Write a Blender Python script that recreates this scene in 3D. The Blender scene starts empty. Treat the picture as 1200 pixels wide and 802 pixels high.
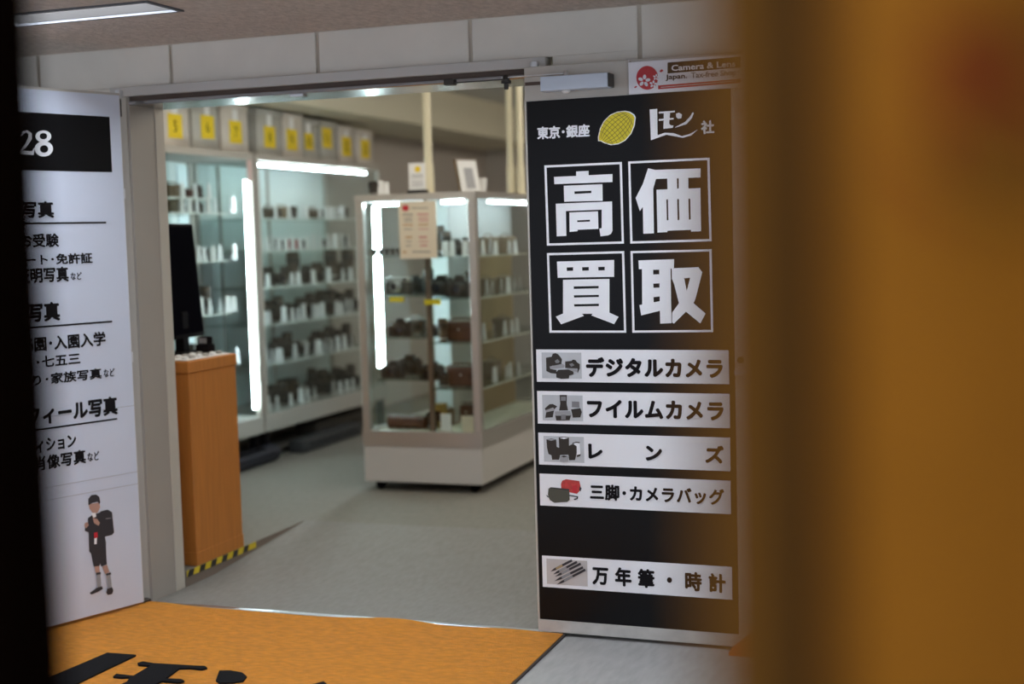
import bpy, bmesh, math, random
from mathutils import Vector, Matrix
random.seed(7)
PI = math.pi
S = bpy.context.scene
COL = S.collection

# ------------------------------------------------------------------ camera
W, H, FPX = 1200.0, 802.0, 1622.0
YAW, PITCH, ROLL = math.radians(19.484), math.radians(4.346), math.radians(-1.576)
TR, TL = math.radians(-1.586), math.radians(70.06)     # turn of the two open door leaves
CAM = Vector((0.0, 0.0, 1.5))
_f = Vector((-math.sin(YAW)*math.cos(PITCH), math.cos(YAW)*math.cos(PITCH), -math.sin(PITCH)))
_r0 = Vector((math.cos(YAW), math.sin(YAW), 0)); _u0 = _r0.cross(_f)
_r = _r0*math.cos(ROLL) + _u0*math.sin(ROLL); _u = -_r0*math.sin(ROLL) + _u0*math.cos(ROLL)
cd = bpy.data.cameras.new('camera'); cam = bpy.data.objects.new('camera', cd); COL.objects.link(cam)
cd.sensor_width = 36.0; cd.lens = FPX/W*36.0; cd.clip_start = 0.02; cd.clip_end = 60
cam.matrix_world = Matrix(((_r.x, _u.x, -_f.x, CAM.x), (_r.y, _u.y, -_f.y, CAM.y), (_r.z, _u.z, -_f.z, CAM.z), (0, 0, 0, 1)))
cd.dof.use_dof = True
cd.dof.focus_distance = (Vector((-1.3, 4.85, 1.3)) - CAM).dot(_f)
cd.dof.aperture_fstop = 1.2
S.camera = cam

# ------------------------------------------------------------------ light and exposure
S.view_settings.view_transform = 'Standard'; S.view_settings.look = 'None'
S.view_settings.exposure = 0.5; S.view_settings.gamma = 1.0; S.view_settings.use_curve_mapping = False
wd = bpy.data.worlds.new('world'); S.world = wd; wd.use_nodes = True
wd.node_tree.nodes['Background'].inputs[0].default_value = (0.74, 0.80, 0.92, 1)
wd.node_tree.nodes['Background'].inputs[1].default_value = 0.88
HALL_LAMP, SHOP_LAMP, TUBE = 22.0, 7.5, 36.0

def ray(x, y): return _f + _r*((x-W/2)/FPX) - _u*((y-H/2)/FPX)
def proj(P):
    d = Vector(P)-CAM; z = d.dot(_f)
    return (W/2+FPX*d.dot(_r)/z, H/2-FPX*d.dot(_u)/z)
def onz(x, y, z): d = ray(x, y); return CAM+d*((z-CAM.z)/d.z)
def ony(x, y, Y): d = ray(x, y); return CAM+d*((Y-CAM.y)/d.y)
def onx(x, y, X): d = ray(x, y); return CAM+d*((X-CAM.x)/d.x)
def y_at(px, X, z):                    # depth Y on a plane X at height z that lands on photo column px
    a, b = 5.0, 14.0
    for _ in range(40):
        m = (a+b)/2
        if proj((X, m, z))[0] < px: a = m
        else: b = m
    return a

# ------------------------------------------------------------------ materials
MATS = {}
def mat(name, col, rough=0.6, metal=0.0, noise=0.0, nscale=20.0, bump=0.0, bscale=80.0, emit=None, strength=0, stretch=None, spec=0.5, sheen=0):
    if name in MATS: return MATS[name]
    m = bpy.data.materials.new(name); m.use_nodes = True; MATS[name] = m
    nt = m.node_tree; b = nt.nodes['Principled BSDF']
    b.inputs['Base Color'].default_value = (*col, 1); b.inputs['Roughness'].default_value = rough
    b.inputs['Metallic'].default_value = metal; b.inputs['Specular IOR Level'].default_value = spec
    if sheen: b.inputs['Sheen Weight'].default_value = sheen
    if noise or bump:
        tc = nt.nodes.new('ShaderNodeTexCoord'); mp = nt.nodes.new('ShaderNodeMapping')
        nt.links.new(tc.outputs['Object'], mp.inputs['Vector'])
        if stretch: mp.inputs['Scale'].default_value = stretch
    if noise:
        n = nt.nodes.new('ShaderNodeTexNoise'); n.inputs['Scale'].default_value = nscale; n.inputs['Detail'].default_value = 5
        nt.links.new(mp.outputs[0], n.inputs['Vector'])
        r = nt.nodes.new('ShaderNodeValToRGB')
        r.color_ramp.elements[0].position = 0.3; r.color_ramp.elements[1].position = 0.7
        r.color_ramp.elements[0].color = (*[max(0, c*(1-noise)) for c in col], 1)
        r.color_ramp.elements[1].color = (*[min(1, c*(1+noise)) for c in col], 1)
        nt.links.new(n.outputs['Fac'], r.inputs['Fac']); nt.links.new(r.outputs[0], b.inputs['Base Color'])
    if bump:
        n2 = nt.nodes.new('ShaderNodeTexNoise'); n2.inputs['Scale'].default_value = bscale; n2.inputs['Detail'].default_value = 4
        nt.links.new(mp.outputs[0], n2.inputs['Vector'])
        bp = nt.nodes.new('ShaderNodeBump'); bp.inputs['Strength'].default_value = bump; bp.inputs['Distance'].default_value = 0.01
        nt.links.new(n2.outputs['Fac'], bp.inputs['Height']); nt.links.new(bp.outputs[0], b.inputs['Normal'])
    if emit:
        b.inputs['Emission Color'].default_value = (*emit, 1); b.inputs['Emission Strength'].default_value = strength
    return m
def glass(name, tint=(0.93, 0.97, 0.96), gloss=0.06):
    m = bpy.data.materials.new(name); m.use_nodes = True; nt = m.node_tree; nt.nodes.clear()
    o = nt.nodes.new('ShaderNodeOutputMaterial'); mx = nt.nodes.new('ShaderNodeMixShader')
    t = nt.nodes.new('ShaderNodeBsdfTransparent'); g = nt.nodes.new('ShaderNodeBsdfGlossy')
    fc = nt.nodes.new('ShaderNodeLayerWeight'); fc.inputs['Blend'].default_value = 0.5
    pw = nt.nodes.new('ShaderNodeMath'); pw.operation = 'POWER'; pw.inputs[1].default_value = 4.0
    lw = nt.nodes.new('ShaderNodeMath'); lw.operation = 'MULTIPLY_ADD'; lw.inputs[1].default_value = 0.55; lw.inputs[2].default_value = gloss
    nt.links.new(fc.outputs['Facing'], pw.inputs[0]); nt.links.new(pw.outputs[0], lw.inputs[0])
    t.inputs[0].default_value = (*tint, 1); g.inputs['Roughness'].default_value = 0.02
    nt.links.new(lw.outputs[0], mx.inputs[0]); nt.links.new(t.outputs[0], mx.inputs[1]); nt.links.new(g.outputs[0], mx.inputs[2])
    nt.links.new(mx.outputs[0], o.inputs[0]); MATS[name] = m; return m

WALL = mat('wall_paint', (0.74, 0.71, 0.645), 0.6, noise=0.04, nscale=6)
SEAM = mat('wall_seam', (0.60, 0.55, 0.47), 0.7)
CEIL = mat('ceiling_rockwool', (0.52, 0.455, 0.405), 0.95, noise=0.16, nscale=55, bump=0.6, bscale=90, stretch=(1, 0.5, 1))
FLOORO = mat('hall_floor', (0.40, 0.395, 0.385), 0.5, noise=0.10, nscale=9, stretch=(4, 1, 1))
FLOORS = mat('shop_floor', (0.205, 0.193, 0.17), 0.75, noise=0.08, nscale=14, stretch=(3, 1, 1))
RAMP = mat('ramp_floor', (0.225, 0.215, 0.202), 0.7, noise=0.10, nscale=16, stretch=(3, 1, 1))
STEP = mat('step_side', (0.20, 0.16, 0.13), 0.7)
FRAME = mat('door_frame_steel', (0.36, 0.335, 0.30), 0.45, noise=0.03, nscale=3)
FRAMEL = mat('door_frame_light', (0.52, 0.49, 0.43), 0.45)
HEADM = mat('header_steel', (0.36, 0.36, 0.37), 0.20, 0.9)
HEADF = mat('header_face', (0.55, 0.54, 0.52), 0.4)
BROWN = mat('brown_gasket', (0.09, 0.06, 0.045), 0.6)
STEEL = mat('brushed_steel', (0.62, 0.63, 0.65), 0.3, 1.0)
SILVER = mat('silver_paint', (0.58, 0.65, 0.76), 0.4, 0.15)
DARKM = mat('dark_metal', (0.05, 0.045, 0.04), 0.4, 0.6)
LEAF = mat('leaf_paint', (0.55, 0.52, 0.47), 0.5, noise=0.03, nscale=4)
KICK = mat('kick_strip', (0.52, 0.50, 0.47), 0.5, noise=0.12, nscale=14)
POSTER = mat('poster_white', (0.64, 0.70, 0.83), 0.35, noise=0.02, nscale=3)
BLACKP = mat('black_print', (0.006, 0.006, 0.007), 0.30, spec=0.18)
INK = mat('ink', (0.010, 0.009, 0.011), 0.6, spec=0.1)
WHITEP = mat('white_print', (0.91, 0.92, 0.96), 0.4)
PHOTOG = mat('photo_ground', (0.55, 0.57, 0.60), 0.4, noise=0.06, nscale=12)
PINKG = mat('photo_ground_warm', (0.56, 0.53, 0.52), 0.4, noise=0.05, nscale=12)
RED = mat('red_print', (0.55, 0.02, 0.035), 0.45)
REDBAG = mat('red_bag_print', (0.50, 0.045, 0.04), 0.45, noise=0.25, nscale=60)
LEMON = mat('lemon_yellow', (0.72, 0.60, 0.02), 0.45, noise=0.10, nscale=18)
LEMOND = mat('lemon_line', (0.16, 0.13, 0.01), 0.5)
GREYP = mat('grey_print', (0.22, 0.22, 0.23), 0.5)
LGREYP = mat('light_grey_print', (0.36, 0.36, 0.38), 0.5)
OLIVE = mat('olive_print', (0.075, 0.075, 0.055), 0.5)
SKINP = mat('skin_print', (0.50, 0.30, 0.24), 0.5)
UNIF = mat('uniform_print', (0.03, 0.028, 0.035), 0.5)
SOCKP = mat('sock_print', (0.30, 0.31, 0.33), 0.5)
GOLDP = mat('gold_print', (0.42, 0.30, 0.14), 0.5)
MATO = mat('mat_orange', (0.80, 0.30, 0.015), 0.95, noise=0.14, nscale=30, bump=0.8, bscale=300, stretch=(1, 2, 1), spec=0.1, sheen=0.15)
MATK = mat('mat_black', (0.012, 0.012, 0.014), 0.95, bump=0.6, bscale=300, spec=0.1)
EDGE = mat('mat_edge', (0.05, 0.04, 0.035), 0.8)
WOOD = mat('counter_wood', (0.50, 0.18, 0.028), 0.6, noise=0.10, nscale=6, stretch=(8, 8, 0.6))
HAZY = mat('tape_yellow', (0.72, 0.55, 0.02), 0.5)
HAZK = mat('tape_black', (0.02, 0.02, 0.02), 0.5)
PLBLK = mat('black_plastic', (0.008, 0.007, 0.008), 0.8, spec=0.03)
SCREEN = mat('monitor_glass', (0.004, 0.004, 0.006), 0.8, spec=0.0)
CABF = mat('cabinet_frame', (0.42, 0.385, 0.34), 0.45, 0.2)
CABB = mat('cabinet_base', (0.40, 0.385, 0.35), 0.55)
CABBK = mat('cabinet_back', (0.70, 0.76, 0.75), 0.55)
ALU = mat('aluminium', (0.60, 0.575, 0.55), 0.35, 0.75)
WBASE = mat('white_laminate', (0.66, 0.64, 0.62), 0.5)
DECK = mat('case_deck', (0.66, 0.63, 0.52), 0.6)
PARTG = mat('case_partition_grey', (0.52, 0.53, 0.52), 0.6)
PARTB = mat('case_partition_brown', (0.36, 0.225, 0.10), 0.6, noise=0.08, nscale=4)
POSTB = mat('case_post_brown', (0.17, 0.11, 0.08), 0.5)
GLASSM = glass('clear_glass', (0.95, 0.985, 0.98), 0.03)
SHELFG = glass('shelf_glass', (0.88, 0.95, 0.93), 0.06)
EDGEW = mat('shelf_edge_pale', (0.78, 0.82, 0.78), 0.4)
ACRYL = glass('acrylic', (0.97, 0.97, 0.98), 0.015)
TUBEM = mat('fluorescent_tube', (0.9, 0.95, 1.0), 0.5, emit=(0.80, 0.95, 1.0), strength=TUBE)
LAMPH = mat('hall_diffuser', (0.9, 0.9, 0.9), 0.5, emit=(0.86, 0.92, 1.0), strength=HALL_LAMP)
LAMPS = mat('shop_diffuser', (0.9, 0.9, 0.9), 0.5, emit=(1.0, 0.93, 0.80), strength=SHOP_LAMP)
TROF = mat('lamp_housing', (0.012, 0.010, 0.009), 0.8)
TRIMW = mat('lamp_trim', (0.60, 0.63, 0.70), 0.4)
CARD = mat('white_card', (0.80, 0.80, 0.80), 0.6)
CARDC = mat('cream_card', (0.76, 0.68, 0.54), 0.6)
YTAG = mat('yellow_tag', (0.80, 0.58, 0.01), 0.6)
CAMBK = mat('camera_black', (0.026, 0.019, 0.013), 0.45)
CAMBR = mat('camera_brown', (0.060, 0.038, 0.020), 0.5)
CAMSV = mat('camera_silver', (0.45, 0.44, 0.42), 0.35, 0.6)
LENSG = mat('lens_glass', (0.01, 0.012, 0.02), 0.08)
LEATH = mat('brown_leather', (0.085, 0.030, 0.017), 0.5, noise=0.2, nscale=30)
TAN = mat('tan_case', (0.16, 0.105, 0.055), 0.55, noise=0.12, nscale=25)
BIN = mat('storage_bin', (0.42, 0.41, 0.38), 0.35, noise=0.12, nscale=8)
BINP = mat('storage_paper', (0.58, 0.53, 0.48), 0.6, noise=0.10, nscale=9)
CREAM = mat('cream_plaster', (0.66, 0.61, 0.47), 0.7)
SHOPW = mat('shop_wall_paint', (0.50, 0.45, 0.41), 0.75)
SHOPC = mat('shop_ceiling_paint', (0.60, 0.59, 0.56), 0.8)
IVORY = mat('ivory_pole', (0.74, 0.68, 0.50), 0.4)
NAVY = mat('navy_bag', (0.018, 0.021, 0.034), 0.6, noise=0.2, nscale=20)
GREYB = mat('charcoal_bag', (0.035, 0.038, 0.042), 0.6, noise=0.2, nscale=20)
TAUPE = mat('taupe_slab', (0.075, 0.065, 0.055), 0.7)
BPOST = mat('dark_post_stain', (0.0032, 0.0016, 0.0010), 0.8, noise=0.15, nscale=5, spec=0.0)
CLOTH = mat('banner_yellow', (0.35, 0.130, 0.009), 0.85, noise=0.05, nscale=40, bump=0.15, bscale=700, spec=0.15)
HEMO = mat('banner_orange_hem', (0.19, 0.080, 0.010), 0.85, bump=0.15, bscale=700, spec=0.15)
HEM_SHADE = mat('banner_hem_and_fold_shade', (0.042, 0.017, 0.003), 0.85, bump=0.15, bscale=700, spec=0.15)  # dark brown of the far hem, also the painted fold shade
CLRED = mat('banner_red_print', (0.20, 0.030, 0.006), 0.85, spec=0.15)
CLBRN = mat('banner_brown_print', (0.20, 0.070, 0.006), 0.85, spec=0.15)
CLGLD = mat('banner_gold_print', (0.38, 0.19, 0.015), 0.85, spec=0.15)
WEDGE = mat('orange_rubber', (0.60, 0.115, 0.030), 0.6)

# ------------------------------------------------------------------ mesh helpers
class MB:
    def __init__(s): s.bm = bmesh.new()
    def box(s, x0, x1, y0, y1, z0, z1, bev=0.0, seg=1):
        r = bmesh.ops.create_cube(s.bm, size=1.0)
        vs = r['verts']
        for v in vs:
            v.co = Vector(((x0+x1)/2+v.co.x*(x1-x0), (y0+y1)/2+v.co.y*(y1-y0), (z0+z1)/2+v.co.z*(z1-z0)))
        if bev > 0:
            es = list({e for v in vs for e in v.link_edges})
            bmesh.ops.bevel(s.bm, geom=es, offset=bev, segments=seg, affect='EDGES', profile=0.5)
        return s
    def lathe(s, prof, seg=16, axis='z', o=(0, 0, 0)):   # prof: (radius, along)
        rings = []
        for r, h in prof:
            ring = []
            for k in range(seg):
                a = 2*PI*k/seg; p, q = r*math.cos(a), r*math.sin(a)
                c = {'z': (p, q, h), 'y': (p, h, q), 'x': (h, p, q)}[axis]
                ring.append(s.bm.verts.new((c[0]+o[0], c[1]+o[1], c[2]+o[2])))
            rings.append(ring)
        for a, b in zip(rings, rings[1:]):
            for k in range(seg):
                s.bm.faces.new((a[k], a[(k+1) % seg], b[(k+1) % seg], b[k]))
        s.bm.faces.new(rings[0]); s.bm.faces.new(rings[-1])
        return s
    def tube(s, pts, r, seg=8):
        pts = [Vector(p) for p in pts]; rings = []
        for i, p in enumerate(pts):
            t = (pts[min(i+1, len(pts)-1)]-pts[max(i-1, 0)]).normalized()
            a = t.cross(Vector((0, 0, 1)))
            if a.length < 1e-4: a = t.cross(Vector((1, 0, 0)))
            a.normalize(); b = t.cross(a); rr = r[i] if isinstance(r, (list, tuple)) else r
            rings.append([s.bm.verts.new(p+a*rr*math.cos(2*PI*k/seg)+b*rr*math.sin(2*PI*k/seg)) for k in range(seg)])
        for a, b in zip(rings, rings[1:]):
            for k in range(seg): s.bm.faces.new((a[k], a[(k+1) % seg], b[(k+1) % seg], b[k]))
        s.bm.faces.new(rings[0]); s.bm.faces.new(rings[-1]); return s
    def prism(s, pts, d):                                # planar polygon (3d points) pushed by vector d
        a = [s.bm.verts.new(p) for p in pts]; b = [s.bm.verts.new(Vector(p)+Vector(d)) for p in pts]
        s.bm.faces.new(a); s.bm.faces.new(b)
        n = len(pts)
        for k in range(n): s.bm.faces.new((a[k], a[(k+1) % n], b[(k+1) % n], b[k]))
        return s
    def done(s, name, m, parent=None, smooth=False, link=True):
        bmesh.ops.recalc_face_normals(s.bm, faces=s.bm.faces[:])
        me = bpy.data.meshes.new(name); s.bm.to_mesh(me); s.bm.free()
        me.materials.append(m)
        if smooth:
            me.shade_smooth()
            try: me.set_sharp_from_angle(angle=math.radians(38))
            except Exception: pass
        return obj(name, me, parent, link)
def obj(name, data, parent=None, link=True):
    o = bpy.data.objects.new(name, data)
    if link: COL.objects.link(o)
    if parent is not None: o.parent = parent
    return o
def box(name, m, b, parent=None, bev=0.0, link=True, seg=1): return MB().box(*b, bev, seg).done(name, m, parent, bev > 0 and seg > 1, link)
def tag(o, label, cat, group=None):
    o['label'] = label; o['category'] = cat
    if group: o['group'] = group
    return o
def thing(name, label, cat, loc=(0, 0, 0), rz=0.0, group=None, link=True):
    o = obj(name, None, None, link); o.location = loc; o.rotation_euler = (0, 0, rz); o.empty_display_size = 0.1
    if label: tag(o, label, cat, group)
    return o
def struct(o): o['kind'] = 'structure'; return o
def inst(proto, loc, rz, sc, label, cat, group):
    r = proto.copy(); COL.objects.link(r); r.location = loc; r.rotation_euler = (0, 0, rz)
    r.scale = sc if isinstance(sc, tuple) else (sc, sc, sc)
    tag(r, label, cat, group)
    for ch in KIDS.get(proto.name, []):
        c = ch.copy(); COL.objects.link(c); c.parent = r
        for g in KIDS.get(ch.name, []):
            d = g.copy(); COL.objects.link(d); d.parent = c
    return r
KIDS = {}

# flat print on a vertical plane: frame = (origin, turn); local x along, -y towards the viewer
class Face:
    def __init__(s, org, turn, parent):
        s.o = Vector(org); s.t = turn; s.p = parent
        s.ax = Vector((math.cos(turn), math.sin(turn), 0)); s.n = Vector((math.sin(turn), -math.cos(turn), 0))
    def at(s, x, y):                                     # photo pixel -> (along, height) on the face
        d = ray(x, y); P = CAM+d*((s.o-CAM).dot(s.n)/d.dot(s.n)); v = P-s.o
        return (v.dot(s.ax), v.z)
    def poly(s, name, m, loops, off, th=0.0006, px=True, parent=None):
        """loops: list of (outer, [holes]) drawn as one mesh"""
        c = bpy.data.curves.new(name, 'CURVE'); c.dimensions = '2D'; c.fill_mode = 'BOTH'; c.extrude = th/2
        for lp in loops:
            sp = c.splines.new('POLY'); pts = [s.at(*q) if px else q for q in lp]
            sp.points.add(len(pts)-1)
            for k, q in enumerate(pts): sp.points[k].co = (q[0], q[1], 0, 1)
            sp.use_cyclic_u = True
        return s.bake(c, name, m, off, th, parent)
    def bake(s, c, name, m, off, th, parent=None, fit=None, bold=0.0):
        t = bpy.data.objects.new('tmp', c); COL.objects.link(t)
        dg = bpy.context.evaluated_depsgraph_get(); me = bpy.data.meshes.new_from_object(t.evaluated_get(dg))
        bpy.data.objects.remove(t); bpy.data.curves.remove(c)
        if fit:
            xs = [v.co.x for v in me.vertices]; ys = [v.co.y for v in me.vertices]
            x0, x1, y0, y1 = min(xs), max(xs), min(ys), max(ys)
            (a0, b1), (a1, b0) = fit
            for v in me.vertices:
                v.co.x = a0+(v.co.x-x0)/(x1-x0)*(a1-a0); v.co.y = b0+(v.co.y-y0)/(y1-y0)*(b1-b0)
        if bold > 0:                                     # heavier strokes: the outline struck again a little to each side
            hgt = max(v.co.y for v in me.vertices)-min(v.co.y for v in me.vertices); d = bold*hgt
            bb = bmesh.new()
            for k in range(9):
                a0 = len(bb.verts); bb.from_mesh(me); bb.verts.ensure_lookup_table()
                sh = Vector((0, 0, 0)) if k == 8 else Vector((d*math.cos(k*PI/4), d*math.sin(k*PI/4), 0.00012*(k+1)))
                for v in bb.verts[a0:]: v.co += sh
            bb.to_mesh(me); bb.free()
        for v in me.vertices: v.co = Vector((v.co.x, -off-v.co.z, v.co.y))
        me.materials.clear(); me.materials.append(m); me.name = name
        return obj(name, me, parent or s.p)
    def text(s, txt, m, tl, br, off, bold=0.0, name='lettering', px=True, th=0.0006, parent=None, spacing=1.0):
        c = bpy.data.curves.new(name, 'FONT'); c.body = txt; c.extrude = th/2; c.space_character = spacing
        c.resolution_u = 3
        return s.bake(c, name, m, off, th, parent, fit=((s.at(*tl), s.at(*br)) if px else (tl, br)), bold=bold)
    def rect(s, name, m, tl, br, off, th=0.0006, px=True, parent=None):
        (a0, b1), (a1, b0) = ((s.at(*tl), s.at(*br)) if px else (tl, br))
        return MB().box(a0, a1, -off-th/2, -off+th/2, b0, b1).done(name, m, parent or s.p)
    def ribbon(s, pts, ws):                              # variable-width stroke -> outline (face units or px)
        n = len(pts); L, R = [], []
        for i, p in enumerate(pts):
            a = pts[max(i-1, 0)]; b = pts[min(i+1, n-1)]
            dx, dy = b[0]-a[0], b[1]-a[1]; l = math.hypot(dx, dy) or 1; nx, ny = -dy/l, dx/l
            L.append((p[0]+nx*ws[i]/2, p[1]+ny*ws[i]/2)); R.append((p[0]-nx*ws[i]/2, p[1]-ny*ws[i]/2))
        return L+R[::-1]
def Z(pts, ox, oy, sc): return [(ox+x/sc, oy+y/sc) for x, y in pts]
def ell(cx, cy, rx, ry, ang=0, n=28):
    ca, sa = math.cos(ang), math.sin(ang)
    return [(cx+rx*math.cos(2*PI*k/n)*ca-ry*math.sin(2*PI*k/n)*sa, cy+rx*math.cos(2*PI*k/n)*sa+ry*math.sin(2*PI*k/n)*ca) for k in range(n)]

# ------------------------------------------------------------------ the setting
YW, YB = 4.93, 5.15                # hall face and shop face of the entrance wall
XJL, XJR = -3.385, -1.605          # door opening
HT = 2.09                          # opening height
HC = 2.32                          # hall ceiling
SH = 0.07                          # raised shop floor
SC_ = 2.71                         # shop ceiling
XLW, XRW, YBW = -5.02, 1.2, 13.5

struct(box('floor', FLOORO, (-7, 5, -3.5, 4.905, -0.08, 0)))
fl = MB(); fl.box(XLW-0.1, XJL, YB-0.02, 6.29, -0.08, SH); fl.box(XLW-0.1, XRW+0.1, 6.29, YBW+0.1, -0.08, SH)
struct(fl.done('floor_shop', FLOORS))
rp = MB(); rp.prism([(XJL, 4.905, -0.06), (XJL, 4.905, 0.0), (XJL, 5.40, 0.001), (XJL, 6.29, SH), (XJL, 6.29, -0.06)], (XRW-XJL, 0, 0))
struct(rp.done('floor_ramp', RAMP))
st = struct(box('trim_step', STEP, (XJL-0.001, XJL+0.002, YB+0.02, 6.28, -0.01, SH-0.001)))
# hazard tape along the edge of the raised floor, one object with its stripes as pieces
tp = thing('hazard_tape', 'black and yellow striped hazard tape along the raised floor edge', 'tape', (XJL, YB+0.03, SH))
box('tape_strip', HAZY, (0.0025, 0.004, 0, 0.60, -0.028, 0.0), tp)
k = 0.0
while k < 0.54:
    MB().prism([(0.0042, k, -0.028), (0.0042, k+0.045, -0.028), (0.0042, k+0.06, 0.0), (0.0042, k+0.015, 0.0)], (0.0006, 0, 0)).done('stripe', HAZK, tp)
    k += 0.095
# ceiling of the hall with openings for the lamps
lamps = [(-3.62, -2.695, 4.04, 4.24), (-1.75, -0.80, 4.04, 4.24), (-3.62, -2.695, 1.9, 2.1), (-1.75, -0.80, 2.2, 2.4), (0.2, 1.15, 3.3, 3.5), (-0.9, 0.05, 0.2, 0.4), (0.9, 1.85, 0.9, 1.1), (-3.62, -2.695, -0.6, -0.4), (0.2, 1.15, -1.8, -1.6)]
xs = sorted({-7, 5, *[v for l in lamps for v in l[:2]]}); ys = sorted({-3.5, YW, *[v for l in lamps for v in l[2:]]})
cb = MB()
for a, b in zip(xs, xs[1:]):
    for c, d in zip(ys, ys[1:]):
        cx, cy = (a+b)/2, (c+d)/2
        if not any(l[0] < cx < l[1] and l[2] < cy < l[3] for l in lamps): cb.box(a, b, c, d, HC, HC+0.02)
bmesh.ops.remove_doubles(cb.bm, verts=cb.bm.verts[:], dist=1e-5)
struct(cb.done('ceiling', CEIL))
LAB = ['recessed ceiling lamp over the open white poster door', 'recessed ceiling lamp over the black sign door']
for i, (a, b, c, d) in enumerate(lamps):
    t = thing('ceiling_lamp', LAB[i] if i < 2 else 'recessed ceiling lamp further back in the hall', 'lamp', ((a+b)/2, (c+d)/2, HC), 0, 'recessed lamps of the hall')
    w, h = (b-a)/2, (d-c)/2
    hs = MB()
    for q in ((-w, -w+0.004, -h, h), (w-0.004, w, -h, h), (-w, w, -h, -h+0.004), (-w, w, h-0.004, h)): hs.box(*q, 0.003, 0.10)
    hs.done('housing', TROF, t)
    box('diffuser', LAMPH, (-w+0.004, w-0.004, -h+0.004, h-0.004, 0.085, 0.095), t)
    fr = MB()
    for q in ((-w-0.012, -w+0.003, -h-0.012, h+0.012), (w-0.003, w+0.012, -h-0.012, h+0.012), (-w, w, -h-0.012, -h+0.003), (-w, w, h-0.003, h+0.012)): fr.box(*q, -0.006, 0.002)
    fr.done('trim_frame', mat('hall_lamp_trim', (0.10, 0.105, 0.12), 0.5), t)

# entrance wall with facing panels and recessed seams
wf = MB()
wf.box(-7, XJL-0.05, YW+0.012, YB, 0, SC_); wf.box(XJR+0.05, 5, YW+0.012, YB, 0, SC_); wf.box(XJL-0.05, XJR+0.05, YW+0.012, YB, HT+0.07, SC_)
wfo = struct(wf.done('wall_entrance', SEAM))
seams = [-5.15, -4.49, -3.835, -3.185, -2.52, -1.878, -1.225, -0.57, 0.09, 0.75, 1.41, 2.07]
for a, b in zip(seams, seams[1:]):
    a += 0.008; b -= 0.008
    lo = HT+0.068 if (b > XJL-0.05 and a < XJR+0.05) else 0.0
    m = MB(); m.box(a, b, YW, YW+0.0115, lo, HC-0.002, 0.003)
    if lo > 0 and a < XJL-0.05: m.box(a, XJL-0.05, YW, YW+0.0115, 0, lo)
    if lo > 0 and b > XJR+0.05: m.box(XJR+0.05, b, YW, YW+0.0115, 0, lo)
    m.done('panel', WALL, wfo)
struct(box('wall_left', SHOPW, (XLW-0.1, XLW, YB, YBW, 0, SC_)))
struct(box('wall_back', SHOPW, (XLW-0.1, XRW+0.1, YBW, YBW+0.1, 0, SC_)))
struct(box('wall_right', SHOPW, (XRW, XRW+0.1, YB, YBW, 0, SC_)))
struct(box('ceiling_shop', SHOPC, (XLW-0.1, XRW+0.1, YB, YBW, SC_, SC_+0.05)))
struct(box('trim_soffit', CREAM, (XLW, -4.3, YB, YBW, 2.40, SC_)))
shl = [(-2.2, 6.6), (-2.2, 8.6), (-2.2, 10.6), (-0.2, 7.2), (-0.2, 9.4), (-2.2, 12.3), (-3.6, 6.0)]
for x, y in shl:
    t = thing('shop_ceiling_lamp', 'flat fluorescent lamp on the ceiling inside the shop', 'lamp', (x, y, SC_-0.05), 0, 'fluorescent lamps of the shop')
    box('lamp_body', TRIMW, (-0.13, 0.13, -0.62, 0.62, 0.0, 0.05), t); box('diffuser', LAMPS, (-0.11, 0.11, -0.60, 0.60, -0.075, -0.001), t)

# door frame
d1 = struct(thing('trim_door_frame', None, None, (0, 0, 0)))
box('jamb', FRAME, (XJL-0.05, XJL, YW-0.012, YB+0.012, 0, HT+0.03), d1)
box('jamb_edge', FRAMEL, (XJL-0.03, XJL+0.004, YB-0.055, YB+0.012, 0.0, HT), d1, 0.002)
box('jamb_face', FRAMEL, (XJL-0.048, XJL-0.012, YW-0.016, YW-0.011, 0, HT+0.028), d1)
box('jamb', FRAME, (XJR, XJR+0.05, YW-0.012, YB+0.012, 0, HT+0.03), d1)
hx0, hx1 = XJL-0.085, XJR+0.027
box('header', HEADF, (hx0, hx1, YW-0.022, YW+0.05, HT+0.030, HT+0.068), d1, 0.002)
box('header_gap', BROWN, (hx0+0.05, hx1-0.02, YW-0.004, YW+0.05, HT+0.008, HT+0.032), d1)
box('header_rail', HEADM, (XJL, XJR, YW-0.016, YB+0.012, HT-0.006, HT+0.010), d1, 0.003)
box('catch_plate', STEEL, (-2.66, -2.60, YW+0.02, YW+0.06, HT-0.012, HT-0.005), d1, 0.001)
box('threshold', STEEL, (XJL, XJR, 4.885, 4.912, 0.0, 0.004), d1, 0.001)
for zz in (1.70, 1.02): box('strike_buffer', WHITEP, (XJL-0.052, XJL-0.036, YW-0.017, YW-0.010, zz, zz+0.045), d1, 0.002)

# ------------------------------------------------------------------ open door with the white poster
LO = (-3.362, 4.835, 0)
dl = struct(thing('door_1', None, None, LO, TL)); dl['label'] = 'open door leaf covered by a white photo studio poster'
FL = Face(LO, TL, dl)
LW = 0.87
box('leaf', LEAF, (-LW, -0.006, 0.001, 0.040, 0.024, 2.125), dl, 0.003)
box('poster', POSTER, (-LW+0.005, -0.012, -0.0012, 0.001, 0.026, 2.115), dl)
box('pivot', STEEL, (-0.008, 0.014, 0.006, 0.034, 2.105, 2.14), dl, 0.002)
box('pivot', DARKM, (-0.008, 0.03, 0.004, 0.036, 0.0, 0.030), dl, 0.002)
box('latch_slot', DARKM, (-0.0062, -0.001, 0.002, 0.012, 2.03, 2.10), dl)
FL.rect('header_band', BLACKP, (-LW+0.005, FL.at(127, 137)[1]), (FL.at(129, 160)[0], FL.at(131, 202)[1]), 0.0020, px=False)
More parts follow.
